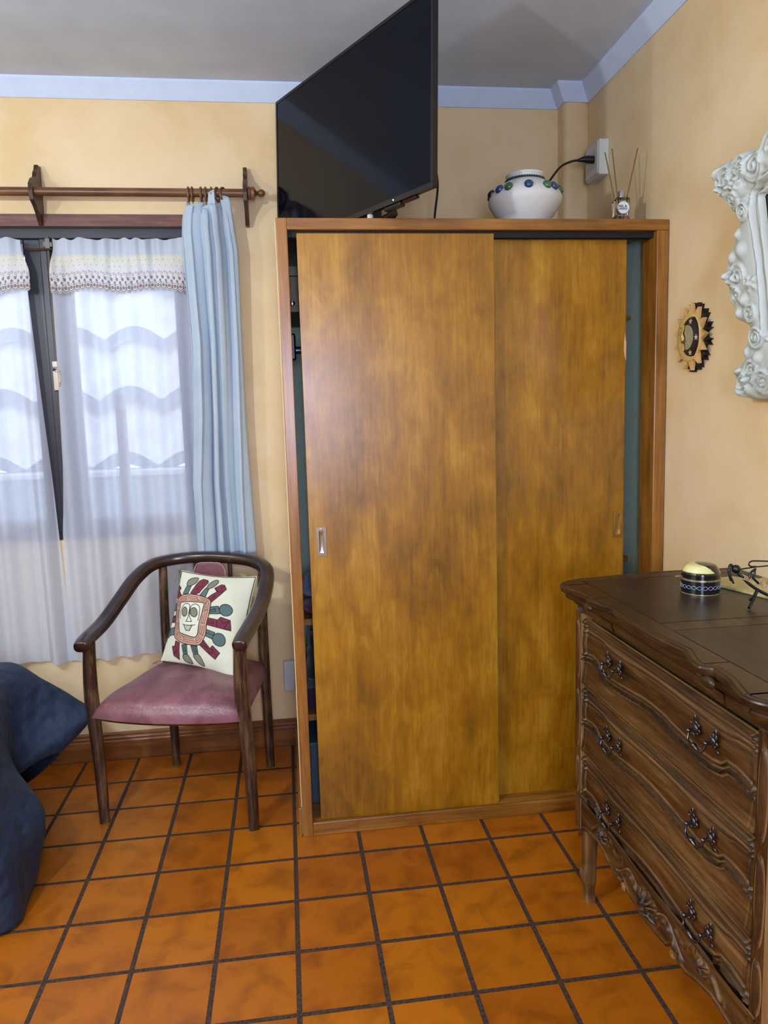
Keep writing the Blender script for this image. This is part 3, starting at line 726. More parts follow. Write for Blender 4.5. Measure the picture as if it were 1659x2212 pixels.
capm = MB().lathe([(.0125, WT+.096), (.0125, WT+.117), (.0115, WT+.119), (.007, WT+.119)], (DX, DY, 0), 24)
obj('silver_collar', capm, plain('brushed_silver', rgb(196, 198, 206), .22, 1), df, smooth=40)
lb = MB(); V = []
yl = -.0245
for q in range(40):
    a = 2*math.pi*q/40; p_ = rp2(.0195*math.cos(a), yl); V.append((p_[0], p_[1], WT+.062+.0195*math.sin(a)))
for q in range(40):
    a = 2*math.pi*q/40; p_ = rp2(.0195*math.cos(a), yl-.0006); V.append((p_[0], p_[1], WT+.062+.0195*math.sin(a)))
lb.add(V, [tuple(range(40)), tuple(range(40, 80))] + [(q, (q+1) % 40, 40+(q+1) % 40, 40+q) for q in range(40)])
lo = obj('round_label', lb, plain('white_paper', rgb(226, 230, 236), .7, var=.01), df, smooth=0)
def text(body, size, mat, parent, world_loc, rot, name='lettering', ext=.0001, bold=0):
    cu = bpy.data.curves.new(name, 'FONT'); cu.body = body; cu.size = size; cu.align_x = 'CENTER'; cu.align_y = 'CENTER'; cu.extrude = ext; cu.offset = bold
    tmp = bpy.data.objects.new('t', cu); COL.objects.link(tmp); bpy.context.view_layer.update()
    me = bpy.data.meshes.new_from_object(tmp.evaluated_get(bpy.context.evaluated_depsgraph_get())); bpy.data.objects.remove(tmp); me.name = name
    o = bpy.data.objects.new(name, me); COL.objects.link(o); me.materials.clear(); me.materials.append(mat)
    o.location = Vector(world_loc)-wloc(parent); o.rotation_euler = rot; o.parent = parent
    return o
M_ink = plain('grey_ink', rgb(52, 54, 62), .7)
p_ = rp2(-.003, yl-.0009)
text('FEEL &', .0098, M_ink, lo, (p_[0], p_[1], WT+.0655), (math.radians(90), 0, rr_), bold=.0003)
text('CANDLE', .0080, M_ink, lo, (p_[0], p_[1], WT+.0575), (math.radians(90), 0, rr_), bold=.0003)
bd = MB(); q1, q2 = rp2(-.019, -.0247), rp2(.019, -.0247)
bd.tube([(q1[0], q1[1], WT+.0365), (q2[0], q2[1], WT+.0365)], .0007, 6)
obj('printed_line', bd, M_white, df)
tips = [((DX-.004, DY, WT+.012), (1.096, DY+.012, 2.234), 'left-leaning reed, outer of the close pair in the diffuser'), ((DX-.002, DY-.004, WT+.012), (1.106, DY-.02, 2.236), 'left-leaning reed, inner of the close pair in the diffuser'), ((DX+.001, DY+.002, WT+.012), (1.202, DY-.005, 2.243), 'reed leaning to the right out of the diffuser bottle')]
for a, b_, l in tips:
    tag(obj('reed_stick', MB().tube([a, b_], .0021, 8), plain('reed_wood', rgb(120, 92, 40), .7), loc=a), l, 'reed', 'reeds in the diffuser')

# ------------------------------------------------------------------ sockets and plug
so = thing('power_socket', 'white surface-mounted power socket high on the right wall', 'socket', (XR, 2.905, 2.34))
obj('box_body', box(1.217, XR, 2.842, 2.968, 2.268, 2.396), M_white, so, smooth=0, bevel=.004)
pf = obj('face_plate', box(1.2125, 1.217, 2.848, 2.962, 2.274, 2.390), M_white, so, smooth=0, bevel=.002)
obj('socket_insert', MB().box(1.2105, 1.2125, 2.860, 2.902, 2.300, 2.364).box(1.2105, 1.2125, 2.908, 2.950, 2.300, 2.364), plain('socket_insert_plastic', rgb(186, 192, 184), .4), pf, smooth=0, bevel=.002)
pg = thing('power_cable', 'black power cable plugged into the high wall socket, running behind the pot', 'cable', (1.19, 2.88, 2.33))
obj('plug', MB().tube([(1.213, 2.88, 2.330), (1.185, 2.88, 2.331), (1.168, 2.88, 2.331), (1.150, 2.88, 2.327)], [.014, .014, .010, .0058], 14), M_black, pg, smooth=40)
obj('cord', MB().tube(smooth_path([(1.153, 2.88, 2.328), (1.12, 2.87, 2.320), (1.07, 2.85, 2.294), (1.02, 2.82, 2.240), (.975, 2.80, 2.18), (.93, 2.78, 2.10), (.90, 2.77, 2.02), (.87, 2.78, 1.992), (.60, 2.85, 1.992)], 8), .0042, 8), M_black, pg)
s2 = thing('wall_outlet', 'white surface outlet low on the wall beside the wardrobe', 'socket', (-.03, YB, .31))
obj('box_body', box(-.052, -.005, YB-.036, YB, .245, .375), plain('grey_white_plastic', rgb(196, 202, 210), .45, var=.01), s2, smooth=0, bevel=.005)

# ------------------------------------------------------------------ armchair
ch = thing('armchair', 'dark wooden armchair with curved arms and worn mauve leather seat', 'chair', (-.37, 2.75, 0))
def rsec(w_, h_, n=20, e=.5):
    out = []
    for k in range(n):
        a = 2*math.pi*k/n; c_, s_ = math.cos(a), math.sin(a)
        out.append((w_*math.copysign(abs(c_)**e, c_), h_*math.copysign(abs(s_)**e, s_)))
    return out
def leg(pts, radii, name='leg'):
    P = smooth_path(pts, 5); n = len(P); R_ = [ipl([(i/(len(radii)-1), r) for i, r in enumerate(radii)], k/(n-1)) for k in range(n)]
    obj(name, MB().tube(P, R_, sec=rsec(1, 1, 16, .55), upv=(.3, -1, 0)), M_chair, ch, smooth=40)
leg([(-.690, 2.600, 0), (-.692, 2.600, .22), (-.700, 2.598, .44), (-.697, 2.590, .56), (-.690, 2.585, .665)], [.0175, .0205, .0245, .0225, .020])
leg([(-.166, 2.460, 0), (-.170, 2.462, .22), (-.182, 2.468, .44), (-.184, 2.470, .56), (-.180, 2.462, .665)], [.0175, .0205, .0245, .0225, .020])
leg([(-.500, 3.010, 0), (-.500, 3.000, .22), (-.505, 2.990, .44), (-.505, 2.990, .62), (-.500, 2.995, .825)], [.015, .018, .020, .018, .016])
leg([(-.118, 2.920, 0), (-.120, 2.915, .22), (-.122, 2.905, .44), (-.120, 2.905, .62), (-.112, 2.905, .80)], [.015, .018, .020, .018, .016])
railp = [(-.703, 2.535, .652), (-.700, 2.575, .664), (-.668, 2.70, .690), (-.632, 2.82, .742), (-.590, 2.915, .800), (-.535, 2.975, .838), (-.45, 3.010, .850), (-.34, 3.010, .853), (-.22, 2.975, .848), (-.14, 2.930, .838), (-.098, 2.87, .818), (-.094, 2.80, .782), (-.115, 2.68, .724), (-.150, 2.55, .684), (-.172, 2.47, .664), (-.180, 2.43, .652)]
rl = smooth_path(railp, 8); n = len(rl)
rr2 = [.0262+.002*math.sin(math.pi*k/(n-1)) for k in range(n)]
rr2[0] = .018; rr2[1] = .024; rr2[-1] = .018; rr2[-2] = .024
obj('arm_rail', MB().tube(rl, rr2, sec=rsec(.98, .80, 20, .7)), M_chairarm, ch, smooth=50)
# seat: domed trapezoid cushion
SC = [(-.700, 2.575), (-.180, 2.440), (-.108, 2.890), (-.498, 2.985)]
def bl(c4, u, v):
    a = Vector((*c4[0], 0)).lerp(Vector((*c4[1], 0)), u); b_ = Vector((*c4[3], 0)).lerp(Vector((*c4[2], 0)), u); return a.lerp(b_, v)
mb = MB(); NU, NV = 48, 48; V = []; F = []
def seatp(u, v, top):
    p = bl(SC, u, v)
    e = (1-(2*u-1)**4)*(1-(2*v-1)**4); ed = (4*min(u, 1-u)*1.0, 4*min(v, 1-v))
    bow = -.035*(1-(2*u-1)**2)*(1-v)**2
    du = (1-abs(2*u-1)**6); dv = (1-abs(2*v-1)**6)
    th_ = (max(0, du)*max(0, dv))**.38
    midz = .392; zt = midz+(.066+.006*(1-v))*th_+.022*e**.8
    zb = midz-.018*th_**.8
    z = zt if top else zb
    return (p.x+bow*.26, p.y+bow*.97, z+.012*v + (.004*math.sin(u*25+v*9)*e if top else 0))
for top in (True, False):
    n1 = len(mb.v)
    mb.grid(lambda u, v: seatp(u, v, top), NU, NV)
st_ = obj('seat', mb, M_mauve, ch, smooth=80)
wm = st_.modifiers.new('w', 'WELD'); wm.merge_threshold = .0008
sf = MB(); 
for a, b_ in ((0, 1), (1, 2), (2, 3), (3, 0)):
    A, B = Vector((*SC[a], 0)), Vector((*SC[b_], 0)); cen = Vector((-.37, 2.73, 0))
    A = A+(cen-A)*.10; B = B+(cen-B)*.10
    sf.tube([(A.x, A.y, .400), (B.x, B.y, .400)], 1, sec=[(-.011, -.022), (.011, -.022), (.011, .03), (-.011, .03)])
obj('seat_frame', sf, M_chair, ch, smooth=0)
# back pad hanging below the top rail
bpm = MB()
def backpt(x, z, off):   # slightly curved back plane
    y = 3.006 - .28*(x+.40)*1.0 + off - .02*(.85-z)
    return (x, y, z)
poly = []
for k in range(40):
    a = 2*math.pi*k/40; c_, s_ = math.cos(a), math.sin(a)
    poly.append((-.318+.064*math.copysign(abs(c_)**.35, c_), .665+.172*math.copysign(abs(s_)**.35, s_)))
V = [backpt(x, z, -.020) for x, z in poly]+[backpt(x, z, .004) for x, z in poly]
bpm.add(V, [tuple(range(40))[::-1], tuple(range(40, 80))]+[(k, (k+1) % 40, 40+(k+1) % 40, 40+k) for k in range(40)])
bp_ = obj('back_pad', bpm, M_mauve, ch, smooth=40, bevel=.006)
bp_pi = MB().tube([Vector(backpt(x, z, -.020)) for x, z in poly], .0022, 6, closed=True)
obj('piping', bp_pi, plain('pale_piping', rgb(186, 160, 152), .6), bp_, smooth=60)
for x in (-.375, -.238):
    y_ = 3.006-.28*(x+.40)
    obj('back_slat', MB().tube([(x, y_, .83), (x, y_-.006, .62), (x, y_-.02, .44)], .009, sec=rsec(1, .7, 12, .6), upv=(0, 1, 0)), M_chair, ch, smooth=40)

# ------------------------------------------------------------------ cushion with embroidered sun face
PC = {'TL': Vector((-.416, 2.90, .826)), 'TR': Vector((-.130, 2.835, .800)), 'BL': Vector((-.497, 2.80, .507)), 'BR': Vector((-.193, 2.635, .462))}
CR = {'TL': (375, 180), 'TR': (1385, 240), 'BL': (45, 1400), 'BR': (1115, 1650)}
NC = 330
uu, vv = np.meshgrid(np.linspace(0, 1, NC), np.linspace(0, 1, NC))   # v=0 bottom
def bil(d, u, v):
    g = lambda k: np.array(d[k], dtype=float)
    return (g('BL')[None, None]*((1-u)*(1-v))[..., None]+g('BR')[None, None]*(u*(1-v))[..., None]+g('TL')[None, None]*((1-u)*v)[..., None]+g('TR')[None, None]*(u*v)[..., None])
# concave edges between the pointed corners
pin = .035
U2 = uu + pin*np.sin(math.pi*vv)*(1-2*uu); V2 = vv + pin*np.sin(math.pi*uu)*(1-2*vv)
base = bil(PC, U2, V2)
puff = (np.clip(np.sin(math.pi*uu), 0, 1)*np.clip(np.sin(math.pi*vv), 0, 1))**.55
nrm = np.array((PC['TR']-PC['BL']).cross(PC['TL']-PC['BR']).normalized())
if nrm[1] > 0: nrm = -nrm
wr_ = .003*np.sin(uu*19+vv*7)*puff + .0025*np.sin(vv*31-uu*11)*puff
front = base + nrm*(.052*puff+wr_)[..., None]; back = base - nrm*(.045*puff)[..., None]
xy = bil(CR, U2, V2); X, Y = xy[..., 0], xy[..., 1]
SK = .93
img = np.ones((NC, NC, 3))*np.array(rgb(216, 220, 198)[:3])
def inpoly(poly):
    c = np.zeros(X.shape, bool); n = len(poly)
    for i in range(n):
        x1, y1 = poly[i]; x2, y2 = poly[(i+1) % n]
        if y1 == y2: continue
        cond = ((y1 > Y) != (y2 > Y)) & (X < (x2-x1)*(Y-y1)/(y2-y1)+x1); c ^= cond
    return c
def dline(pts, closed=False):
    d = np.full(X.shape, 1e9); n = len(pts)
    for i in range(n if closed else n-1):
        x1, y1 = pts[i]; x2, y2 = pts[(i+1) % n]; L = (x2-x1)**2+(y2-y1)**2+1e-9
        t = np.clip(((X-x1)*(x2-x1)+(Y-y1)*(y2-y1))/L, 0, 1); d = np.minimum(d, np.hypot(X-x1-t*(x2-x1), Y-y1-t*(y2-y1)))
    return d
INK = np.array(rgb(30, 34, 36)[:3])
def sm2(pts, closed=True, n=4): return [(p.x, p.y) for p in smooth_path([(a, b_, 0) for a, b_ in pts], n, closed)]
def fill(pts, col, ow=5, smooth_=False):
    if smooth_: pts = sm2(pts)
    img[inpoly(pts)] = np.array(rgb(*col)[:3])
    if ow: ink(pts, ow, True)
def ink(pts, w_=4.5, closed=False):
    a = np.clip((w_+1.5-dline(pts, closed))/3, 0, 1)[..., None]; img[:] = img*(1-a)+INK*a
def ell(cx_, cy_, rx, ry, n=28, rot=0): return [(cx_+rx*math.cos(2*math.pi*k/n)*math.cos(rot)-ry*math.sin(2*math.pi*k/n)*math.sin(rot), cy_+rx*math.cos(2*math.pi*k/n)*math.sin(rot)+ry*math.sin(2*math.pi*k/n)*math.cos(rot)) for k in range(n)]
TE, MA, SA, OL = (84, 110, 110), (122, 40, 64), (196, 154, 132), (126, 130, 112)
fill([(420, 525), (460, 440), (480, 410), (540, 405), (500, 530)], TE); fill([(475, 405), (490, 340), (540, 305), (600, 295), (630, 310), (610, 360), (560, 400), (510, 415)], OL, 5, True)
fill([(535, 520), (600, 400), (650, 340), (700, 318), (760, 335), (770, 370), (720, 440), (660, 520), (600, 540)], MA); ink([(720, 360), (690, 390), (700, 440), (640, 430), (610, 470), (650, 470)])
fill([(670, 550), (710, 500), (745, 455), (795, 460), (770, 520), (740, 590)], TE); fill([(755, 455), (790, 380), (850, 330), (890, 330), (895, 370), (850, 430), (800, 460)], OL, 5, True)
fill([(775, 590), (830, 540), (890, 500), (860, 450), (940, 395), (985, 400), (1010, 460), (960, 510), (900, 570), (830, 650)], MA); ink([(870, 450), (900, 500), (960, 500), (940, 440), (985, 420)]); ink([(820, 600), (860, 550), (850, 590)])
fill([(800, 720), (910, 700), (930, 800), (790, 810)], TE); fill(ell(1000, 750, 82, 80), TE); ink([(810, 765), (870, 735), (870, 770), (820, 780)])
fill([(765, 860), (900, 885), (935, 845), (1050, 885), (1045, 1020), (890, 985), (735, 950)], MA); ink([(890, 900), (880, 980)]); ink([(930, 860), (960, 930), (1040, 890), (960, 990), (1045, 1010)]); ink([(770, 900), (850, 915), (850, 940), (765, 930)])
fill([(740, 1010), (850, 1050), (820, 1140), (715, 1090)], TE); fill(ell(895, 1140, 76, 84), TE); ink([(735, 1050), (830, 1090)])
fill([(640, 1215), (700, 1150), (770, 1255), (810, 1220), (885, 1310), (820, 1390), (740, 1320)], MA); ink([(770, 1255), (730, 1310), (800, 1310), (790, 1260), (850, 1350), (880, 1310)]); ink([(690, 1180), (740, 1260), (700, 1230), (670, 1210)])
fill([(520, 1220), (600, 1225), (595, 1330), (535, 1330)], TE); fill([(530, 1350), (560, 1325), (610, 1335), (655, 1440), (640, 1470), (570, 1420)], OL, 5, True); ink([(545, 1230), (560, 1300), (580, 1300), (575, 1230)])
fill([(385, 1205), (465, 1205), (450, 1330), (395, 1325)], TE); fill([(375, 1360), (400, 1325), (455, 1335), (500, 1420), (480, 1440), (400, 1410)], OL, 5, True); ink([(410, 1215), (415, 1290), (435, 1290), (440, 1215)])
fill([(295, 1150), (355, 1180), (320, 1390), (250, 1340), (240, 1220), (275, 1220)], MA); ink([(275, 1220), (310, 1260), (260, 1310), (320, 1290)])
fill([(290, 970), (285, 1070), (215, 1080), (180, 1110), (175, 1020), (210, 980)], TE); ink([(210, 985), (215, 1080)])
fill([(295, 815), (300, 910), (220, 900), (210, 860), (220, 775), (250, 775), (250, 815)], MA); ink([(295, 840), (250, 850), (250, 880), (290, 885)])
fill([(320, 650), (300, 750), (225, 720), (250, 600), (270, 595), (270, 630)], TE); ink([(270, 640), (255, 715)])
fill([(340, 600), (300, 500), (320, 430), (355, 400), (385, 440), (360, 480), (395, 540)], MA); ink([(350, 420), (330, 470), (365, 520), (340, 560)])
ring_o = [(345, 575), (420, 542), (520, 535), (640, 550), (760, 590), (815, 630), (820, 690), (795, 800), (760, 950), (735, 1060), (690, 1150), (640, 1205), (560, 1215), (400, 1185), (310, 1130), (283, 1080), (288, 980), (303, 850), (312, 720), (322, 630)]
ring_i = [(385, 660), (430, 640), (560, 640), (720, 662), (728, 705), (700, 790), (665, 880), (640, 1000), (610, 1085), (560, 1112), (400, 1060), (365, 1020), (358, 850)]
fill(ring_o, SA, 6, True); fill(ring_i, (220, 224, 204), 6, True)
cxr, cyr = 545, 870
def lerp_ring(t, k):
    po = sm2(ring_o, True, 4); pi_ = sm2(ring_i, True, 6)
    i = int(t*len(po)) % len(po); x1, y1 = po[i]
    an = math.atan2(y1-cyr, x1-cxr); best = min(pi_, key=lambda q: abs((math.atan2(q[1]-cyr, q[0]-cxr)-an+math.pi) % (2*math.pi)-math.pi))
    return (x1+(best[0]-x1)*k, y1+(best[1]-y1)*k)
for s_ in range(12):
    t0 = s_/12; seg = .078
    ink([lerp_ring(t0+seg*q/6, .28) for q in range(7)]+[lerp_ring(t0+seg*(6-q)/6, .52) for q in range(6)], 3.2)
    ink([lerp_ring(t0+.02+seg*q/6, .76) for q in range(6)]+[lerp_ring(t0+seg, .5)], 3.2)
ink(sm2([(380, 860), (400, 740), (450, 670), (500, 665), (530, 700), (525, 770), (500, 860), (470, 905)], False)+[(550, 910), (525, 840), (540, 720)]+sm2([(540, 720), (570, 680), (620, 675), (670, 720), (660, 800), (635, 895)], False), 5)
fill(ell(455, 775, 42, 64), OL); fill(ell(585, 785, 48, 62), OL)
ink([(420, 940), (480, 962), (600, 955)], 5); fill([(440, 952), (470, 1025), (520, 1030), (560, 962)], (176, 184, 160), 5)
edge = np.minimum(np.minimum(uu, 1-uu), np.minimum(vv, 1-vv))
a = (np.abs(edge-.012) < .005)[..., None] & ((vv > .2)[..., None]); img = np.where(a, INK, img)
mb = MB(); mb.grid(lambda u, v: (0, 0, 0), NC, NC); mb.v = [tuple(p) for p in front.reshape(-1, 3)]
nb = 60; idx = np.linspace(0, NC-1, nb).round().astype(int)
bk_ = MB(); bk_.grid(lambda u, v: (0, 0, 0), nb, nb); bv = back[np.ix_(idx, idx)].reshape(-1, 3); bk_.v = [tuple(p) for p in bv]
mb.add(bk_.v, [f[::-1] for f in bk_.f])
colr = np.ones((NC*NC+nb*nb, 4)); colr[:NC*NC, :3] = img.reshape(-1, 3); colr[NC*NC:, :3] = np.array(rgb(210, 208, 186)[:3])
cu = thing('embroidered_cushion', 'cream square cushion embroidered with a smiling sun face, on the armchair', 'cushion', (-.32, 2.75, .48))
obj('cushion_cover', mb, paintmat('embroidered_canvas', .85, .2, nscale=260), cu, smooth=80, fixn=False, colors=colr)
rnd = random.Random(5); M_thread = plain('tan_thread', rgb(128, 112, 84), .9)
for cpt, dr_ in ((PC['TL'], (-.5, -.4)), (PC['TR'], (.7, -.4)), (PC['BL'], (-.9, -.1))):
    tas = MB()
    for k in range(8):
        a_ = rnd.uniform(-.5, .5); L_ = rnd.uniform(.03, .055)
        tas.tube([cpt, cpt+Vector((dr_[0]*.014+a_*.012, -.01, .002)), cpt+Vector((dr_[0]*.024+a_*.022, -.012, -L_ if dr_[1] < -.2 else -.008))], .0008, 5)
    obj('corner_fringe', tas, M_thread, cu)

# ------------------------------------------------------------------ bed
bd_ = thing('bed', 'bed corner covered with a navy blue quilted bedspread', 'bed', (-1.7, 1.9, 0))
obj('bed_base', box(-2.64, -1.08, 2.08, 2.62, .0, .28), M_base, bd_, smooth=0, bevel=.01)
obj('mattress', box(-2.66, -1.05, 2.04, 2.66, .28, .545), plain('mattress_ticking', rgb(200, 200, 205), .9), bd_, smooth=0, bevel=.03)
# quilt: rings from the top outwards; each entry is a closed-open polyline of the hanging border
def border(level):
    """points along the near side, the foot end, the far corner flap and the far side"""
    near = {0: (2.10, .572), 1: (2.03, .562), 2: (1.995, .50), 3: (1.985, .34), 4: (1.965, .16), 5: (1.955, .012)}[level]
    pts = [(x, near[0]+.014*math.sin(x*13+level)*(level/5), near[1]) for x in (-2.6, -2.1, -1.7, -1.4, -1.15)]
    foot = {0: [(-1.10, 2.14, .572), (-1.10, 2.3, .572), (-1.10, 2.45, .572), (-1.10, 2.56, .572)],
            1: [(-1.00, 2.08, .562), (-1.00, 2.25, .564), (-1.00, 2.42, .563), (-1.00, 2.58, .562)],
            2: [(-.955, 2.06, .500), (-.955, 2.22, .505), (-.955, 2.42, .50), (-.955, 2.58, .50)],
            3: [(-.915, 2.05, .330), (-.895, 2.20, .34), (-.905, 2.38, .33), (-.955, 2.56, .345)],
            4: [(-.855, 2.04, .130), (-.815, 2.18, .18), (-.795, 2.31, .215), (-.955, 2.54, .235)],
            5: [(-.835, 2.03, .008), (-.810, 2.16, .012), (-.815, 2.30, .09), (-.955, 2.55, .205)]}[level]
    pts += foot
    pts += {0: [(-1.10, 2.62, .572)], 1: [(-.985, 2.70, .560)], 2: [(-.900, 2.72, .492)], 3: [(-.800, 2.73, .412)], 4: [(-.735, 2.70, .352)], 5: [(-.838, 2.66, .245)]}[level]
    far = {0: (2.64, .572), 1: (2.72, .56), 2: (2.765, .50), 3: (2.785, .34), 4: (2.80, .18), 5: (2.80, .05)}[level]
    for x in (-1.05, -1.25, -1.7, -2.1, -2.6): pts.append((x, far[0]+.012*math.sin(x*14+level)*(level/5), far[1]))
    return smooth_path(pts, 6)
lv = [border(k) for k in range(6)]
nn = len(lv[0])
fine = []
for j in range(nn):
    colp = [Vector((min(lv[0][j].x, -1.12), 2.36+(lv[0][j].y-2.36)*.4, .578))]+[l[j] for l in lv]
    fine.append(smooth_path(colp, 7))
m_ = len(fine[0]); mb = MB()
V = [fine[j][i] for i in range(m_) for j in range(nn)]
F = [(i*nn+j, i*nn+j+1, (i+1)*nn+j+1, (i+1)*nn+j) for i in range(m_-1) for j in range(nn-1)]
h_ = nn//2
F += [(j, nn-1-j, nn-2-j, j+1) for j in range(h_-1)]
mb.add(V, F)
obj('bedspread', mb, M_quilt, bd_, smooth=80, solid=.010)

# ------------------------------------------------------------------ chest of drawers
CX0, CX1, CY0, CY1 = .772, XR-.017, 1.085, 1.927
CY = (CY0+CY1)/2
cd = thing('chest_of_drawers', 'carved dark walnut chest of three wavy-edged drawers against the right wall', 'chest of drawers', ((CX0+CX1)/2, CY, 0))
cm = MB(); cm.box(CX0+.034, CX1, CY0+.01, CY1-.01, .29, .80)
cm.box(CX0+.02, CX1, CY1-.028, CY1-.008, .79, .849); cm.box(CX0+.02, CX1, CY0+.008, CY0+.028, .79, .849); cm.box(CX1-.02, CX1, CY0+.028, CY1-.028, .79, .849)
obj('carcass', cm, M_walv, cd, smooth=0)
# posts with raised mouldings
def post(yc):
    mb = MB(); w_ = .017
    def fn(u, v):
        y = yc-w_+2*w_*u; z = .225+(.85-.225)*v
        h = 0
        for za, zb in ((.66, .825), (.465, .63), (.335, .435)):
            t = (z-(za+zb)/2)/((zb-za)/2)
            if abs(t) < 1:
                wd = .011*math.sqrt(1-t*t); d = abs(y-yc)
                h += .006*max(0, 1-(d/max(wd, 1e-4))**2) if d < wd else 0
                h -= .004*ridge(d, wd+.002, .002)
        return (CX0-.004-h, y, z)
    mb.grid(fn, 22, 130)
    mb.box(CX0-.003, CX0+.03, yc-w_, yc+w_, .225, .85)
    obj('corner_post', mb, M_walv, cd, smooth=60, fixn=False)
post(CY1-.017); post(CY0+.017)
ptab = [(0, .006), (.05, .004), (.12, -.004), (.2, -.011), (.24, -.010), (.27, -.004), (.29, .010), (.32, .012), (.36, .006), (.40, -.002)]
def wave(y): return ipl(ptab, abs(y-CY))
def drawer(z0, z1, zw, hz):
    mb = MB(); ya, yb = CY0+.036, CY1-.036
    h0 = z1-z0
    def fn(u, v):
        y = ya+(yb-ya)*u; z = z0+h0*v; w_ = zw+wave(y)
        h = 0
        h += .0065*ridge(z, z1-.008, .0045) + .003*ridge(z, z1-.020, .003)
        top2 = z1-.034+.5*wave(y)*.0
        h -= .003*ridge(z, z1-.0145, .0022)
        # field panel, gently cushioned, with an inner raised line
        if z > w_+.006:
            t = (z-(w_+.006))/(z1-.03-(w_+.006)); 
            if 0 < t < 1: h += .004*math.sin(math.pi*t)
            h += .0028*ridge(z, z1-.034+.35*wave(y+.03), .003)
        h += .0085*ridge(z, w_, .0042) - .005*ridge(z, w_+.0075, .0025) + .0048*ridge(z, w_+.013, .003) - .003*ridge(z, w_-.0075, .002)
        if z < w_-.006:
            t = (w_-.006-z)/(w_-.006-z0); h += .002+.008*t*t*(1-ss(.88, 1, t)*.8)
        e = min(y-ya, yb-y)
        h += (.004*ridge(e, .012, .004)-.003*ridge(e, .020, .003))*(1 if z > w_ else .2)
        ed = ss(0, .003, min(e, z-z0+.0005, z1-z+.0005))
        return (CX0+.007-1.3*h*ed+.005*(1-ed), y, z)
    mb.grid(fn, 300, 90)
    mb.box(CX0+.009, CX0+.013, ya, yb, z0, z1).box(CX0+.013, CX0+.03, ya, yb, z0+.012, z1-.035)
    d = obj('drawer', mb, M_wal, cd, smooth=60, fixn=False)
    for yh in (CY+.180, CY-.225):
        handle(yh, hz, d)
    return d
def handle(y, z, par):
    x = CX0-.003; o = MB()
    for s_ in (-1, 1):
        yc = y+s_*.030
        o.sphere((x-.003, yc, z+.004), .0085, 14, (.5, 1, 1.1))                       # rosette boss
        for k in range(6):                                                              # petals
            a = 2*math.pi*k/6+.3
            o.sphere((x-.001, yc+.0095*math.cos(a), z+.004+.0105*math.sin(a)), .0052, 10, (.45, 1, 1))
        o.sphere((x-.001, yc+s_*.006, z+.022), .0065, 10, (.4, .7, 1.5)); o.sphere((x-.001, yc+s_*.012, z-.013), .006, 10, (.4, 1.2, .8))
        o.tube([(x, yc, z+.001), (x-.016, yc, z+.001)], .0032, 8); o.sphere((x-.017, yc, z+.001), .0046, 10)
        o.tube(smooth_path([(x-.001, yc+s_*.004, z+.018), (x-.003, yc+s_*.012, z+.020), (x-.003, yc+s_*.014, z+.012), (x-.002, yc+s_*.008, z+.010)], 5), .0018, 6)
    P = smooth_path([(x-.016, y-.030, z), (x-.020, y-.027, z-.014), (x-.022, y-.016, z-.020), (x-.023, y, z-.016), (x-.022, y+.016, z-.020), (x-.020, y+.027, z-.014), (x-.016, y+.030, z)], 6)
    n_ = len(P); o.tube(P, [.0024+.0028*ridge(k/(n_-1), .5, .12)+.001*ridge(k/(n_-1), .28, .05)+.001*ridge(k/(n_-1), .72, .05) for k in range(n_)], 10)
    o.sphere((x-.023, y, z-.016), .006, 12, (1, 1.2, 1))
    h = obj('bail_handle', o, M_iron, par, smooth=60); h['label'] = 'antique dark metal bail handle'
drawer(.649, .833, .718, .765); drawer(.456, .640, .533, .572); drawer(.326, .445, .3305, .375)
# rails between drawers
rl_ = MB()
for z in (.6445, .4505, .323): rl_.box(CX0+.024, CX0+.04, CY0+.03, CY1-.03, z-.008, z+.008)
obj('drawer_rail', rl_, M_walv, cd, smooth=0)
# apron
atab = [(0, .214), (.04, .216), (.09, .224), (.115, .245), (.13, .228), (.17, .222), (.22, .240), (.27, .250), (.31, .244), (.36, .235), (.385, .222), (.405, .19)]
def apz(y): return ipl(atab, abs(y-CY))
mb = MB(); ya, yb = CY0+.016, CY1-.016
def petals(y, z, cy_, cz_, R_, n_, ph=0):
    dy, dz = (y-cy_), (z-cz_); r_ = math.hypot(dy, dz*1.6)
    if r_ > R_: return 0
    a = math.atan2(dz*1.6, dy); return (.5+.5*math.cos(n_*a+ph))*math.sin(math.pi*min(1, r_/R_))**.8
def apf(u, v):
    y = ya+(yb-ya)*u; zb = apz(y); zt = .327; z = zb+(zt-zb)*v
    h = .004+.006*ridge(z, zt-.004+.4*wave(y), .006)
    h += .006*ridge(z, zb+.003, .004)
    t = y-CY
    # central shell spray
    h += .011*petals(y, z, CY-.005, .262, .055, 11) + .010*ridge(math.hypot(t+.005, (z-.258)*1.5), .016, .006)
    for s_ in (-1, 1):
        # long leaves running out from the shell
        q = s_*t
        if .05 < q < .165:
            zc = .262+.018*math.sin((q-.05)*40)-.10*(q-.05); h += .009*ridge(z, zc, .008)*(.6+.4*math.sin(q*260))*ss(.165, .14, q) - .005*ridge(z, zc+.013, .003)
        h += .010*petals(y, z, CY+s_*.235, .288, .030, 6) + .007*ridge(math.hypot(q-.235, z-.288), 0, .006)
        if .25 < q < .31: h += .007*ridge(z, .282+.012*math.sin((q-.25)*90), .006)
        if .13 < q < .21: h += .006*ridge(z, .292-.012*math.sin((q-.13)*60), .006)*(.6+.4*math.sin(q*300))
    ed = ss(0, .08, v)*1
    return (CX0+.004-h*(.3+.7*ed), y, z)
mb.grid(apf, 420, 60)
n_ = len(mb.v)
mb.grid(lambda u, v: (CX0+.026, ya+(yb-ya)*u, apz(ya+(yb-ya)*u)+(.327-apz(ya+(yb-ya)*u))*v), 420, 2)
mb.grid(lambda u, v: ((CX0+.002)+.024*v, ya+(yb-ya)*u, apz(ya+(yb-ya)*u)), 420, 2)
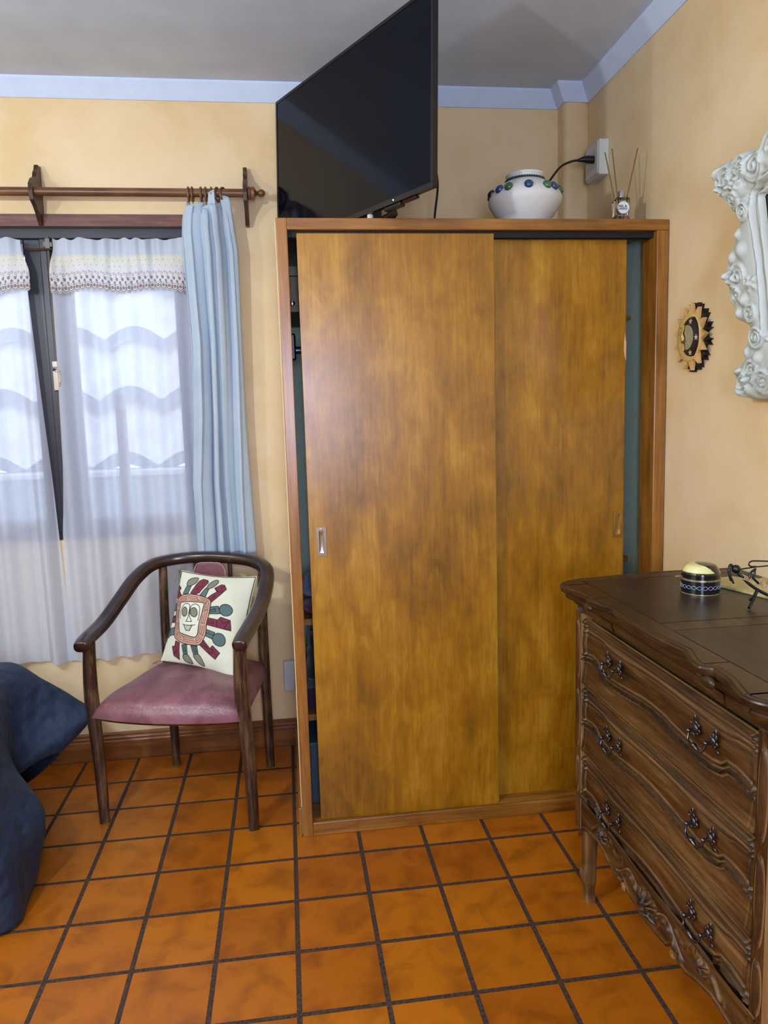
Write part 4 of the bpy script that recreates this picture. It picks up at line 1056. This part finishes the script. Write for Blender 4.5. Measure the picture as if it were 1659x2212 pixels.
ap = obj('carved_apron', mb, M_wal, cd, smooth=60, fixn=False)
for s_ in (-1, 1):
    sc_ = MB(); yc = CY+s_*.118
    pts = [(CX0+.001-.001*k/10, yc+s_*.010*(1-k/26)*math.cos(k*.42), .226+.010*(1-k/26)*math.sin(k*.42)) for k in range(24)]
    sc_.tube(pts, [.0035-.0012*k/24 for k in range(24)], 8, upv=(1, 0, 0))
    obj('scroll', sc_, M_wal, ap, smooth=60)
# legs
def cleg(yc, xc, sgn, fronty=True):
    def sec_(z):
        w_ = ipl([(0, .015), (.012, .017), (.03, .014), (.05, .016), (.07, .021), (.10, .021), (.125, .018), (.20, .021), (.27, .026), (.32, .026)], z)
        return w_
    mb = MB(); zz = [k*.32/40 for k in range(41)]; V = []
    S2 = rsec(1, 1, 20, .45)
    for z in zz:
        w_ = sec_(z); ox = -.004*ridge(z, .085, .03)
        for a_, b_ in S2: V.append((xc+ox+a_*w_*.95, yc+b_*w_, z))
    k = len(S2); F = [(i*k+j, i*k+(j+1) % k, (i+1)*k+(j+1) % k, (i+1)*k+j) for i in range(40) for j in range(k)] + [tuple(range(k))[::-1], tuple(40*k+j for j in range(k))]
    mb.add(V, F)
    lg = obj('leg', mb, M_walv, cd, smooth=50)
    sc_ = MB()
    if fronty:
        pts = [(xc-.020-.001, yc+sgn*.0+.012*(1-q/28)*math.cos(q*.45), .085+.016*(1-q/28)*math.sin(q*.45)) for q in range(26)]
        sc_.tube(pts, .0034, 8, upv=(1, 0, 0)); sc_.sphere((xc-.021, yc, .085), .006, 10, (.6, 1, 1))
        obj('carved_scroll', sc_, M_walv, lg, smooth=60)
cleg(CY1-.026, CX0+.028, 1); cleg(CY0+.026, CX0+.028, -1); cleg(CY1-.03, CX1-.03, 1, False); cleg(CY0+.03, CX1-.03, -1, False)
# top: serpentine slab with moulded edge
half = [(.0, .728), (.05, .727), (.10, .730), (.145, .736), (.165, .738), (.195, .728), (.225, .718), (.252, .715), (.262, .722), (.272, .733), (.285, .731), (.32, .7285), (.36, .716), (.39, .708)]
cyt = 1.475
far = [(.706, 1.872), (.709, 1.893), (.722, 1.915), (.745, 1.932), (.775, 1.944), (.83, 1.953), (.92, 1.966), (1.04, 1.977), (1.15, 1.972), (1.2555, 1.968)]
near = [(x, 2*cyt-y) for x, y in far]
side = [(x, cyt+t) for t, x in half]; side2 = [(x, cyt-t) for t, x in half]
out = near[::-1] + side2[::-1] + side[1:] + far
out = sm2(out, False, 4)
ts = MB(); N_ = len(out)
prf = [(.0155, .9300), (.014, .9288), (.012, .9288), (.0105, .9302), (.005, .9302), (.0015, .9285), (0, .9255), (.0004, .919), (.003, .9135), (.009, .910), (.0155, .9085), (.016, .9045), (.0135, .9015), (.016, .894), (.024, .883), (.036, .874), (.0445, .869), (.0435, .864), (.046, .858), (.052, .849)]
V = []
for i, (x, y) in enumerate(out):
    xa, ya_ = out[max(0, i-1)]; xb, yb_ = out[min(N_-1, i+1)]
    t = Vector((xb-xa, yb_-ya_)).normalized(); nx, ny = t.y, -t.x      # inward normal (path runs near->far along -x side)
    # keep inset modest near the wall ends
    for d, z in prf:
        qx, qy = x+nx*d, y+ny*d; bl_ = ss(.902, .866, z)*.85
        if CY0-.01 < y < CY1-.005 and x < .80: qx += (.773+.4*(d-.046)-qx)*bl_
        V.append((min(qx, XR-.001), qy, z))
k = len(prf)
F = [(i*k+j, i*k+j+1, (i+1)*k+j+1, (i+1)*k+j) for i in range(N_-1) for j in range(k-1)]
nV = len(V)
for i in range(N_): V.append((XR-.0012, max(min(V[i*k][1], 1.9675), .983), .9300))
for i in range(N_-1): F.append((i*k, (i+1)*k, nV+i+1, nV+i))
nV2 = len(V)
for i in range(N_): V.append((XR-.0012, max(min(V[i*k+k-1][1], 1.90), 1.05), .849))
for i in range(N_-1): F.append((i*k+k-1, nV2+i, nV2+i+1, (i+1)*k+k-1))
ts.add(V, F)
tp_ = obj('top', ts, M_waltop, cd, smooth=24)
pn = MB(); pn.box(.782, 1.20, 1.487, 1.905, .9292, .9303); pn.box(.782, 1.20, 1.06, 1.428, .9292, .9303)
obj('inlaid_panel', pn, M_walpan, tp_, smooth=0)
gv = MB(); g = .0009
for (a0, a1, b0, b1) in ((.780, .780, 1.05, 1.908), (1.202, 1.202, 1.05, 1.908), (.78, 1.202, 1.908, 1.908), (.78, 1.202, 1.485, 1.485), (.78, 1.202, 1.430, 1.430)):
    gv.box(a0-g, a1+g, b0-g, b1+g, .9296, .9304)
obj('groove_line', gv, M_dark, tp_, smooth=0)
# little notch chips carved under the rim
for yy in (cyt+.268, cyt-.268):
    cc = MB().sphere((.728, yy, .903), .016, 16, (.55, 1.3, .7)); obj('carved_notch', cc, M_waltop, tp_, smooth=60)
# ------------------------------------------------------------------ round box
BX, BY, BZ = 1.008, 1.718, .9306
rb = thing('round_box', 'small round black box with a crescent moon painted on its lid, on the chest', 'box', (BX, BY, BZ))
R_ = .0455
M_lac = plain('black_lacquer', rgb(10, 12, 20), .15, var=.2, coat=.5)
obj('body', MB().lathe([(R_-.003, 0+BZ), (R_, BZ+.003), (R_, BZ+.034), (R_-.002, BZ+.036)], (BX, BY, 0), 56), M_lac, rb, smooth=40)
M_silv = plain('worn_silver_band', rgb(176, 166, 136), .35, .7, .2, 60)
obj('silver_band', MB().lathe([(R_+.0008, BZ+.0005), (R_+.0008, BZ+.0035), (R_-.004, BZ+.0035), (R_-.004, BZ+.0005)], (BX, BY, 0), 56), M_silv, rb, smooth=30)
obj('silver_band', MB().lathe([(R_-.003, BZ+.034), (R_+.0012, BZ+.0345), (R_+.0012, BZ+.039), (R_-.003, BZ+.0395)], (BX, BY, 0), 56), M_silv, rb, smooth=30)
# braided double wave
bw = MB()
for ph in (0, math.pi):
    bw.tube([(BX+(R_+.0006)*math.cos(a), BY+(R_+.0006)*math.sin(a), BZ+.0195+.0042*math.sin(a*11+ph)) for a in [2*math.pi*k/240 for k in range(240)]], .0006, 5, closed=True)
obj('painted_braid', bw, plain('pale_blue_paint', rgb(150, 172, 200), .5), rb)
NL = 150; mb = MB(); V = []; colv = []
cream, blk, star = rgb(226, 222, 150), rgb(12, 12, 14), rgb(222, 196, 150)
def lidcol(x, y):   # x to the right, y away from the viewer (unit disc)
    r_ = math.hypot(x, y); c_ = blk
    if r_ < .955 and math.hypot(x-.45, y-.05) > .76: c_ = cream
    for sx_, sy__, s_ in ((-.12, .78, .10), (.42, .62, .12), (.62, .05, .05)):
        dx, dy = x-sx_, y-sy__; rr = math.hypot(dx, dy); a = math.atan2(dy, dx)
        if rr < s_*(.55+.45*math.cos(5*a)): c_ = star
    return c_
nr, na = 60, 160
rad = [1-(1-k/nr)**1.0 for k in range(nr+1)]
camang = math.atan2(BX, BY)
prf_l = []
for j in range(nr+1):
    q = j/nr
    rr = R_*q if q < 1 else R_
    z = BZ+.0395+.029+.007*(1-q*q)-.018*max(0, (q-.62)/.38)**2.4
    for i in range(na):
        a = 2*math.pi*i/na; V.append((BX+rr*math.cos(a)*1.0, BY+rr*math.sin(a), z))
        ax, ay = math.cos(a)*q, math.sin(a)*q
        xx = ax*math.cos(camang)-ay*math.sin(camang); yy = ax*math.sin(camang)+ay*math.cos(camang)
        colv.append(lidcol(xx, yy))
for z in (BZ+.050, BZ+.0395):
    for i in range(na):
        a = 2*math.pi*i/na; V.append((BX+R_*math.cos(a), BY+R_*math.sin(a), z)); colv.append(blk)
F = [(j*na+i, j*na+(i+1) % na, (j+1)*na+(i+1) % na, (j+1)*na+i) for j in range(nr+2) for i in range(na)]
mb.add(V, F); obj('lid', mb, paintmat('painted_lid', .12, 0, .6), rb, smooth=50, colors=colv)
cl = MB(); d = Vector((-math.cos(camang), math.sin(camang), 0))
p0 = Vector((BX, BY, BZ+.038))+d*R_
cl.box(p0.x-.012, p0.x+.003, p0.y-.004, p0.y+.004, BZ+.0375, BZ+.0395); cl.sphere((p0.x-.012, p0.y, BZ+.0385), .005, 10, (1, 1, .35))
obj('clasp', cl, M_silv, rb, smooth=40)

# ------------------------------------------------------------------ booklet and wire trinket
bk2 = MB(); bk2.prism([(1.065, 1.815), (1.120, 1.615), (1.235, 1.600), (1.235, 1.78), (1.16, 1.835)], 'z', .9306, .9375)
tag(obj('cream_booklet', bk2, plain('cream_card', rgb(196, 184, 126), .6, var=.1, nscale=25), loc=(1.15, 1.72, .9306), smooth=0, bevel=.0015), 'thin cream booklet lying on the chest behind the round box', 'booklet')
tr = thing('wire_trinket', 'black bent-wire trinket wound with beige cord at the right end of the chest', 'ornament', (1.04, 1.60, .938))
def W3(px, py, y):   # helper coordinates measured on the object: sideways, height
    return None
tb = MB()
tb.sphere((1.010, 1.575, 1.018), .0100, 16)
tb.tube(smooth_path([(1.004, 1.575, 1.022), (.997, 1.575, 1.028), (.992, 1.573, 1.020), (.993, 1.572, 1.005), (.998, 1.572, .992)], 6), .0035, 8)
tb.tube([(.995, 1.572, 1.008), (.997, 1.571, .998), (1.002, 1.570, .986)], .0022, 6)
tb.tube(smooth_path([(1.014, 1.575, 1.010), (1.026, 1.570, .996), (1.045, 1.565, .978), (1.07, 1.56, .962), (1.10, 1.555, .948)], 6), .0036, 8)
tb.tube([(1.056, 1.563, .968), (1.040, 1.552, .950), (1.022, 1.540, .9345)], [.004, .0036, .0034], 8)
tb.tube([(1.056, 1.563, .968), (1.052, 1.57, .95), (1.048, 1.578, .942)], [.004, .0034, .0028], 8)
tb.tube([(1.012, 1.576, 1.016), (1.06, 1.576, 1.020), (1.12, 1.576, 1.022)], .0016, 6)
tb.tube(smooth_path([(1.12, 1.576, 1.029), (1.06, 1.576, 1.034), (1.046, 1.576, 1.033), (1.042, 1.576, 1.027), (1.047, 1.576, 1.022), (1.06, 1.576, 1.021)], 6), .0018, 6)
tb.tube(smooth_path([(1.058, 1.574, 1.016), (1.045, 1.572, 1.008), (1.040, 1.570, .995), (1.034, 1.568, .988), (1.028, 1.567, .992)], 6), .0026, 8)
tb.tube(smooth_path([(1.056, 1.574, 1.014), (1.055, 1.573, 1.004), (1.050, 1.572, .996)], 6), .0024, 8)
tb.tube([(1.050, 1.572, .996), (1.064, 1.57, .982)], .0028, 8)
obj('wire_frame', tb, M_black, tr, smooth=60)
bc = MB()
for k in range(6):
    c_ = Vector((1.024+.004*k, 1.570, 1.000-.002*k)); bc.tube([c_+Vector((.0045*math.cos(a), .0055*math.sin(a), .004*math.sin(a+.5))) for a in [2*math.pi*q/12 for q in range(12)]], .0011, 5, closed=True)
for k in range(4):
    c_ = Vector((1.072+.002*k, 1.566, .984)); bc.tube([c_+Vector((.008*math.cos(a), .003*k*.4, .012*math.sin(a))) for a in [2*math.pi*q/16 for q in range(16)]], .0012, 5, closed=True)
obj('cord_wrap', bc, plain('beige_cord', rgb(188, 158, 116), .8), tr, smooth=60)

# ------------------------------------------------------------------ sun and moon plaque
PY, PZ = 2.192, 1.597
sn = thing('sun_plaque', 'carved wooden sun and moon face plaque on the wall beside the wardrobe', 'wall ornament', (XR, PY, PZ))
def starpoly(n_, ro, ri, ph=0): return [(PY+(ro if k % 2 == 0 else ri)*math.cos(ph+math.pi*k/n_), PZ+(ro if k % 2 == 0 else ri)*math.sin(ph+math.pi*k/n_)*1.12) for k in range(2*n_)]
backp = []
for k in range(13):
    a = 2*math.pi*(k+.5)/13+.2
    for da, r_ in ((-.13, .064), (-.085, .091), (.0, .076), (.085, .091), (.13, .064)): backp.append((PY+r_*math.cos(a+da), PZ+r_*1.14*math.sin(a+da)))
obj('back_rays', MB().prism(backp, 'x', XR-.016, XR-.001), plain('black_stained_wood', rgb(14, 13, 15), .5), sn, smooth=0)
obj('front_rays', MB().prism(starpoly(13, .090, .060, .2), 'x', XR-.030, XR-.016), plain('pale_carved_wood', rgb(208, 168, 104), .55, var=.08), sn, smooth=0, bevel=.001)
V = []; colv = []; nr, na = 90, 150
wd, bkc, fg, ln_ = rgb(206, 176, 104), rgb(12, 12, 16), rgb(150, 148, 112), rgb(60, 40, 22)
def facecol(a_, b_):   # a_: towards near side(+right in view), b_: up, unit disc
    r_ = math.hypot(a_, b_)
    c_ = wd
    cres = math.hypot(a_-.40, b_) < .80 and r_ < .97
    if cres:
        c_ = bkc
        if math.hypot((a_-.10)/.52, b_/.50) < 1: c_ = fg
        prof_x = -.06+.07*ridge(b_, .0, .12)-.03*math.sin(b_*5)
        if abs(b_) < .52 and a_ < prof_x: c_ = wd
        if abs(b_) < .52 and abs(a_-prof_x) < .035: c_ = bkc
    for sa, sb in ((.34, .62), (.80, -.05), (.36, -.64)):
        da, db = a_-sa, b_-sb; rr = math.hypot(da, db); an = math.atan2(db, da)-math.pi/2
        if rr < .12*(.6+.4*math.cos(5*an)): c_ = rgb(222, 200, 176)
    # eye, brow, nostril and mouth on the moon side
    ex, ey = a_+.50, b_-.20; re = math.hypot(ex/.15, ey/.07)
    if re < 1: c_ = rgb(228, 214, 176)
    if .85 < re < 1.15 or math.hypot(ex, ey) < .045: c_ = ln_
    if abs(math.hypot(a_+.50, b_-.22)-.22) < .015 and b_ > .30: c_ = ln_
    if abs(math.hypot(a_+.40, b_+.02)-.07) < .014 and b_ > -.02: c_ = ln_
    if -.42 < a_ < .16 and abs(b_+.14) < .012: c_ = ln_
    if -.36 < a_ < .10 and abs(b_+.19) < .04*(1-((a_+.13)/.26)**2): c_ = rgb(104, 66, 40)
    return c_
for j in range(nr+1):
    q = j/nr
    for i in range(na):
        t = 2*math.pi*i/na; b_ = q*math.sin(t); a_ = q*math.cos(t)     # a_ positive = towards camera side (smaller y)
        dome = .011*math.sqrt(max(0, 1-q*q)) + .008*ridge(math.hypot(a_+.18, (b_-.05)*.8), 0, .14) + .004*ridge(math.hypot((a_+.1)*.7, b_+.18), 0, .09)
        dome -= .008*(1 if (math.hypot(a_-.32, b_) < .74) else 0)*0
        V.append((XR-.030-dome, PY-a_*.066, PZ+b_*.073)); colv.append(facecol(a_, b_))
for i in range(na):
    t = 2*math.pi*i/na; V.append((XR-.024, PY-math.cos(t)*.066, PZ+math.sin(t)*.073)); colv.append(wd)
F = [(j*na+i, j*na+(i+1) % na, (j+1)*na+(i+1) % na, (j+1)*na+i) for j in range(nr+1) for i in range(na)]
obj('face', MB().add(V, F), paintmat('painted_carved_wood', .35, 0, .2, 90), sn, smooth=60, colors=colv)

# ------------------------------------------------------------------ ornate white mirror
mi = thing('ornate_mirror', 'wall mirror in a carved white baroque frame, cut off by the right photo edge', 'mirror', (1.23, 1.56, 1.40))
MC = 1.56; TL_ = .15
def MP(y, z, off): # point on the tilted mirror plane, off = outwards
    x = 1.222-(z-1.405)*TL_; return (x-off, y, z-off*TL_)
outer = [(MC, 2.045), (1.64, 2.03), (1.706, 1.985), (1.75, 1.982), (1.79, 1.995), (1.86, 1.996), (1.915, 1.992), (1.912, 1.962), (1.897, 1.924), (1.857, 1.885), (1.845, 1.868), (1.836, 1.846), (1.839, 1.824), (1.858, 1.806), (1.89, 1.767), (1.912, 1.724), (1.913, 1.70), (1.893, 1.649), (1.877, 1.612), (1.835, 1.589), (1.848, 1.55), (1.872, 1.504), (1.901, 1.482), (1.912, 1.445), (1.913, 1.418), (1.864, 1.404), (1.798, 1.402), (1.72, 1.42), (1.64, 1.41), (MC, 1.40)]
inner = [(MC, 1.89), (1.62, 1.888), (1.67, 1.886), (1.69, 1.884), (1.705, 1.882), (1.715, 1.880), (1.725, 1.880), (1.73, 1.876), (1.73, 1.870), (1.73, 1.86), (1.73, 1.85), (1.73, 1.84), (1.73, 1.82), (1.73, 1.80), (1.73, 1.767), (1.73, 1.724), (1.73, 1.70), (1.73, 1.649), (1.73, 1.612), (1.73, 1.589), (1.73, 1.58), (1.73, 1.575), (1.73, 1.572), (1.73, 1.57), (1.725, 1.568), (1.715, 1.566), (1.70, 1.565), (1.67, 1.565), (1.62, 1.565), (MC, 1.565)]
outer = [(y-.022*ss(1.70, 1.80, y), z) for y, z in outer]; inner = [(y-.012*ss(1.6, 1.72, y), z) for y, z in inner]
o1 = sm2(outer, False, 8); i1 = sm2(inner, False, 8)
o2 = [(2*MC-y, z) for y, z in o1[::-1]]; i2 = [(2*MC-y, z) for y, z in i1[::-1]]
OO, II = o1+o2[1:-1], i1+i2[1:-1]
rnd = random.Random(9)
scr = []   # scroll bumps: centre y, z, radius, kind
for (y, z, r_, kd) in [(1.862, 1.95, .034, 's'), (1.875, 1.725, .036, 'f'), (1.83, 1.815, .016, 'b'), (1.80, 1.86, .02, 's'), (1.80, 1.69, .026, 'f'), (1.81, 1.62, .02, 's'), (1.80, 1.56, .024, 's'), (1.80, 1.51, .018, 'b'), (1.885, 1.935, .024, 'f'), (1.82, 1.93, .03, 'f'), (1.89, 1.43, .02, 'b'), (1.84, 1.46, .03, 'f'), (1.80, 1.96, .030, 's'), (1.885, 1.975, .020, 'b'), (1.835, 1.90, .026, 's'), (1.80, 1.915, .022, 'b'), (1.865, 1.765, .020, 'b'), (1.885, 1.72, .024, 'b'), (1.845, 1.715, .030, 's'), (1.865, 1.67, .024, 's'), (1.83, 1.655, .018, 'b'), (1.86, 1.625, .018, 'b'), (1.82, 1.775, .022, 'b'), (1.875, 1.45, .034, 's'), (1.84, 1.43, .022, 'b'), (1.885, 1.485, .018, 'b'), (1.83, 1.48, .026, 's'), (1.85, 1.53, .018, 'b'), (1.79, 1.45, .03, 's'), (1.72, 1.95, .034, 's'), (1.65, 1.97, .036, 's'), (1.58, 1.99, .04, 's'), (1.70, 1.47, .03, 's'), (1.60, 1.46, .04, 's')]:
    scr.append((y-.022*ss(1.70, 1.80, y), z, r_, kd)); scr.append((2*MC-y+.022*ss(1.70, 1.80, y), z, r_, kd))
def relief(y, z, t, din=1):
    h = .012+.014*math.sin(math.pi*min(1, t*1.15))**.6 if t < .87 else .012+.014*math.sin(math.pi*min(1, t*1.15))**.6
    h += .006*ridge(din, .010, .006)+.0045*ridge(din, .034, .004)-.006*ridge(din, .024, .005)-.003*ridge(din, .040, .002)
    for (a_, b_, r_, kd) in scr:
        d_ = math.hypot(y-a_, z-b_)
        if d_ > r_*1.3: continue
        if kd == 'f':
            an = math.atan2(z-b_, y-a_); h += .011*max(0, 1-(d_/(r_*(.72+.28*math.cos(5*an))))**2)-.006*ridge(d_, r_*.34, r_*.09)+.004*ridge(d_, 0, r_*.22)
        elif kd == 'b': h += .012*max(0, 1-(d_/r_)**2)
        else:
            an = math.atan2(z-b_, y-a_); h += .010*max(0, 1-(d_/(r_*1.25))**2)*(.55+.45*math.cos(2*math.pi*(d_/(r_*.42))-an))+.006*ridge(d_, r_, r_*.15)
    h += .0012*math.sin(y*70+z*30)*math.sin(z*55)
    return h*ss(0, .04, t)
nt = 46; V = []; N2 = len(OO)
for k in range(nt+1):
    t = k/nt
    for (oy, oz), (iy, iz) in zip(OO, II):
        y, z = oy+(iy-oy)*t, oz+(iz-oz)*t; hh = relief(y, z, t, math.hypot(y-iy, z-iz))
        if t > .97: hh *= .4
        V.append(MP(y, z, hh))
for (oy, oz) in OO: V.append(MP(MC+(oy-MC)*.985, 1.72+(oz-1.72)*.985, -.012))
F = [(k*N2+i, k*N2+(i+1) % N2, (k+1)*N2+(i+1) % N2, (k+1)*N2+i) for k in range(nt) for i in range(N2)]
F += [((nt+1)*N2+i, (nt+1)*N2+(i+1) % N2, (i+1) % N2, i) for i in range(N2)]
def antique():
    t = NT('chalky_white_paint'); n = t.noise(t.coord(), 50, 4)
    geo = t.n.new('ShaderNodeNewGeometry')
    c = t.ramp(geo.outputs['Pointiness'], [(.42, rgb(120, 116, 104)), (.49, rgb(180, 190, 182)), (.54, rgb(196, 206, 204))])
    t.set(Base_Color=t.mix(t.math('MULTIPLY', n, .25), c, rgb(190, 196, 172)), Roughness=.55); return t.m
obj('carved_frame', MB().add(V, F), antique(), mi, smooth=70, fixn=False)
gl = MB(); V = [MP(y, z, .004) for y, z in ((1.39-.03, 1.56), (1.76, 1.56), (1.76, 1.895), (1.39-.03, 1.895))]; V += [MP(y, z, .0) for y, z in ((1.36, 1.56), (1.76, 1.56), (1.76, 1.895), (1.36, 1.895))]
gl.add(V, [(0, 1, 2, 3), (4, 5, 6, 7), (0, 1, 5, 4), (1, 2, 6, 5), (2, 3, 7, 6), (3, 0, 4, 7)])
obj('mirror_glass', gl, plain('darkened_mirror', rgb(56, 56, 60), .05, 1.0, 0), mi, smooth=0)  # glass colour darkened so its reflection stays off the wardrobe door
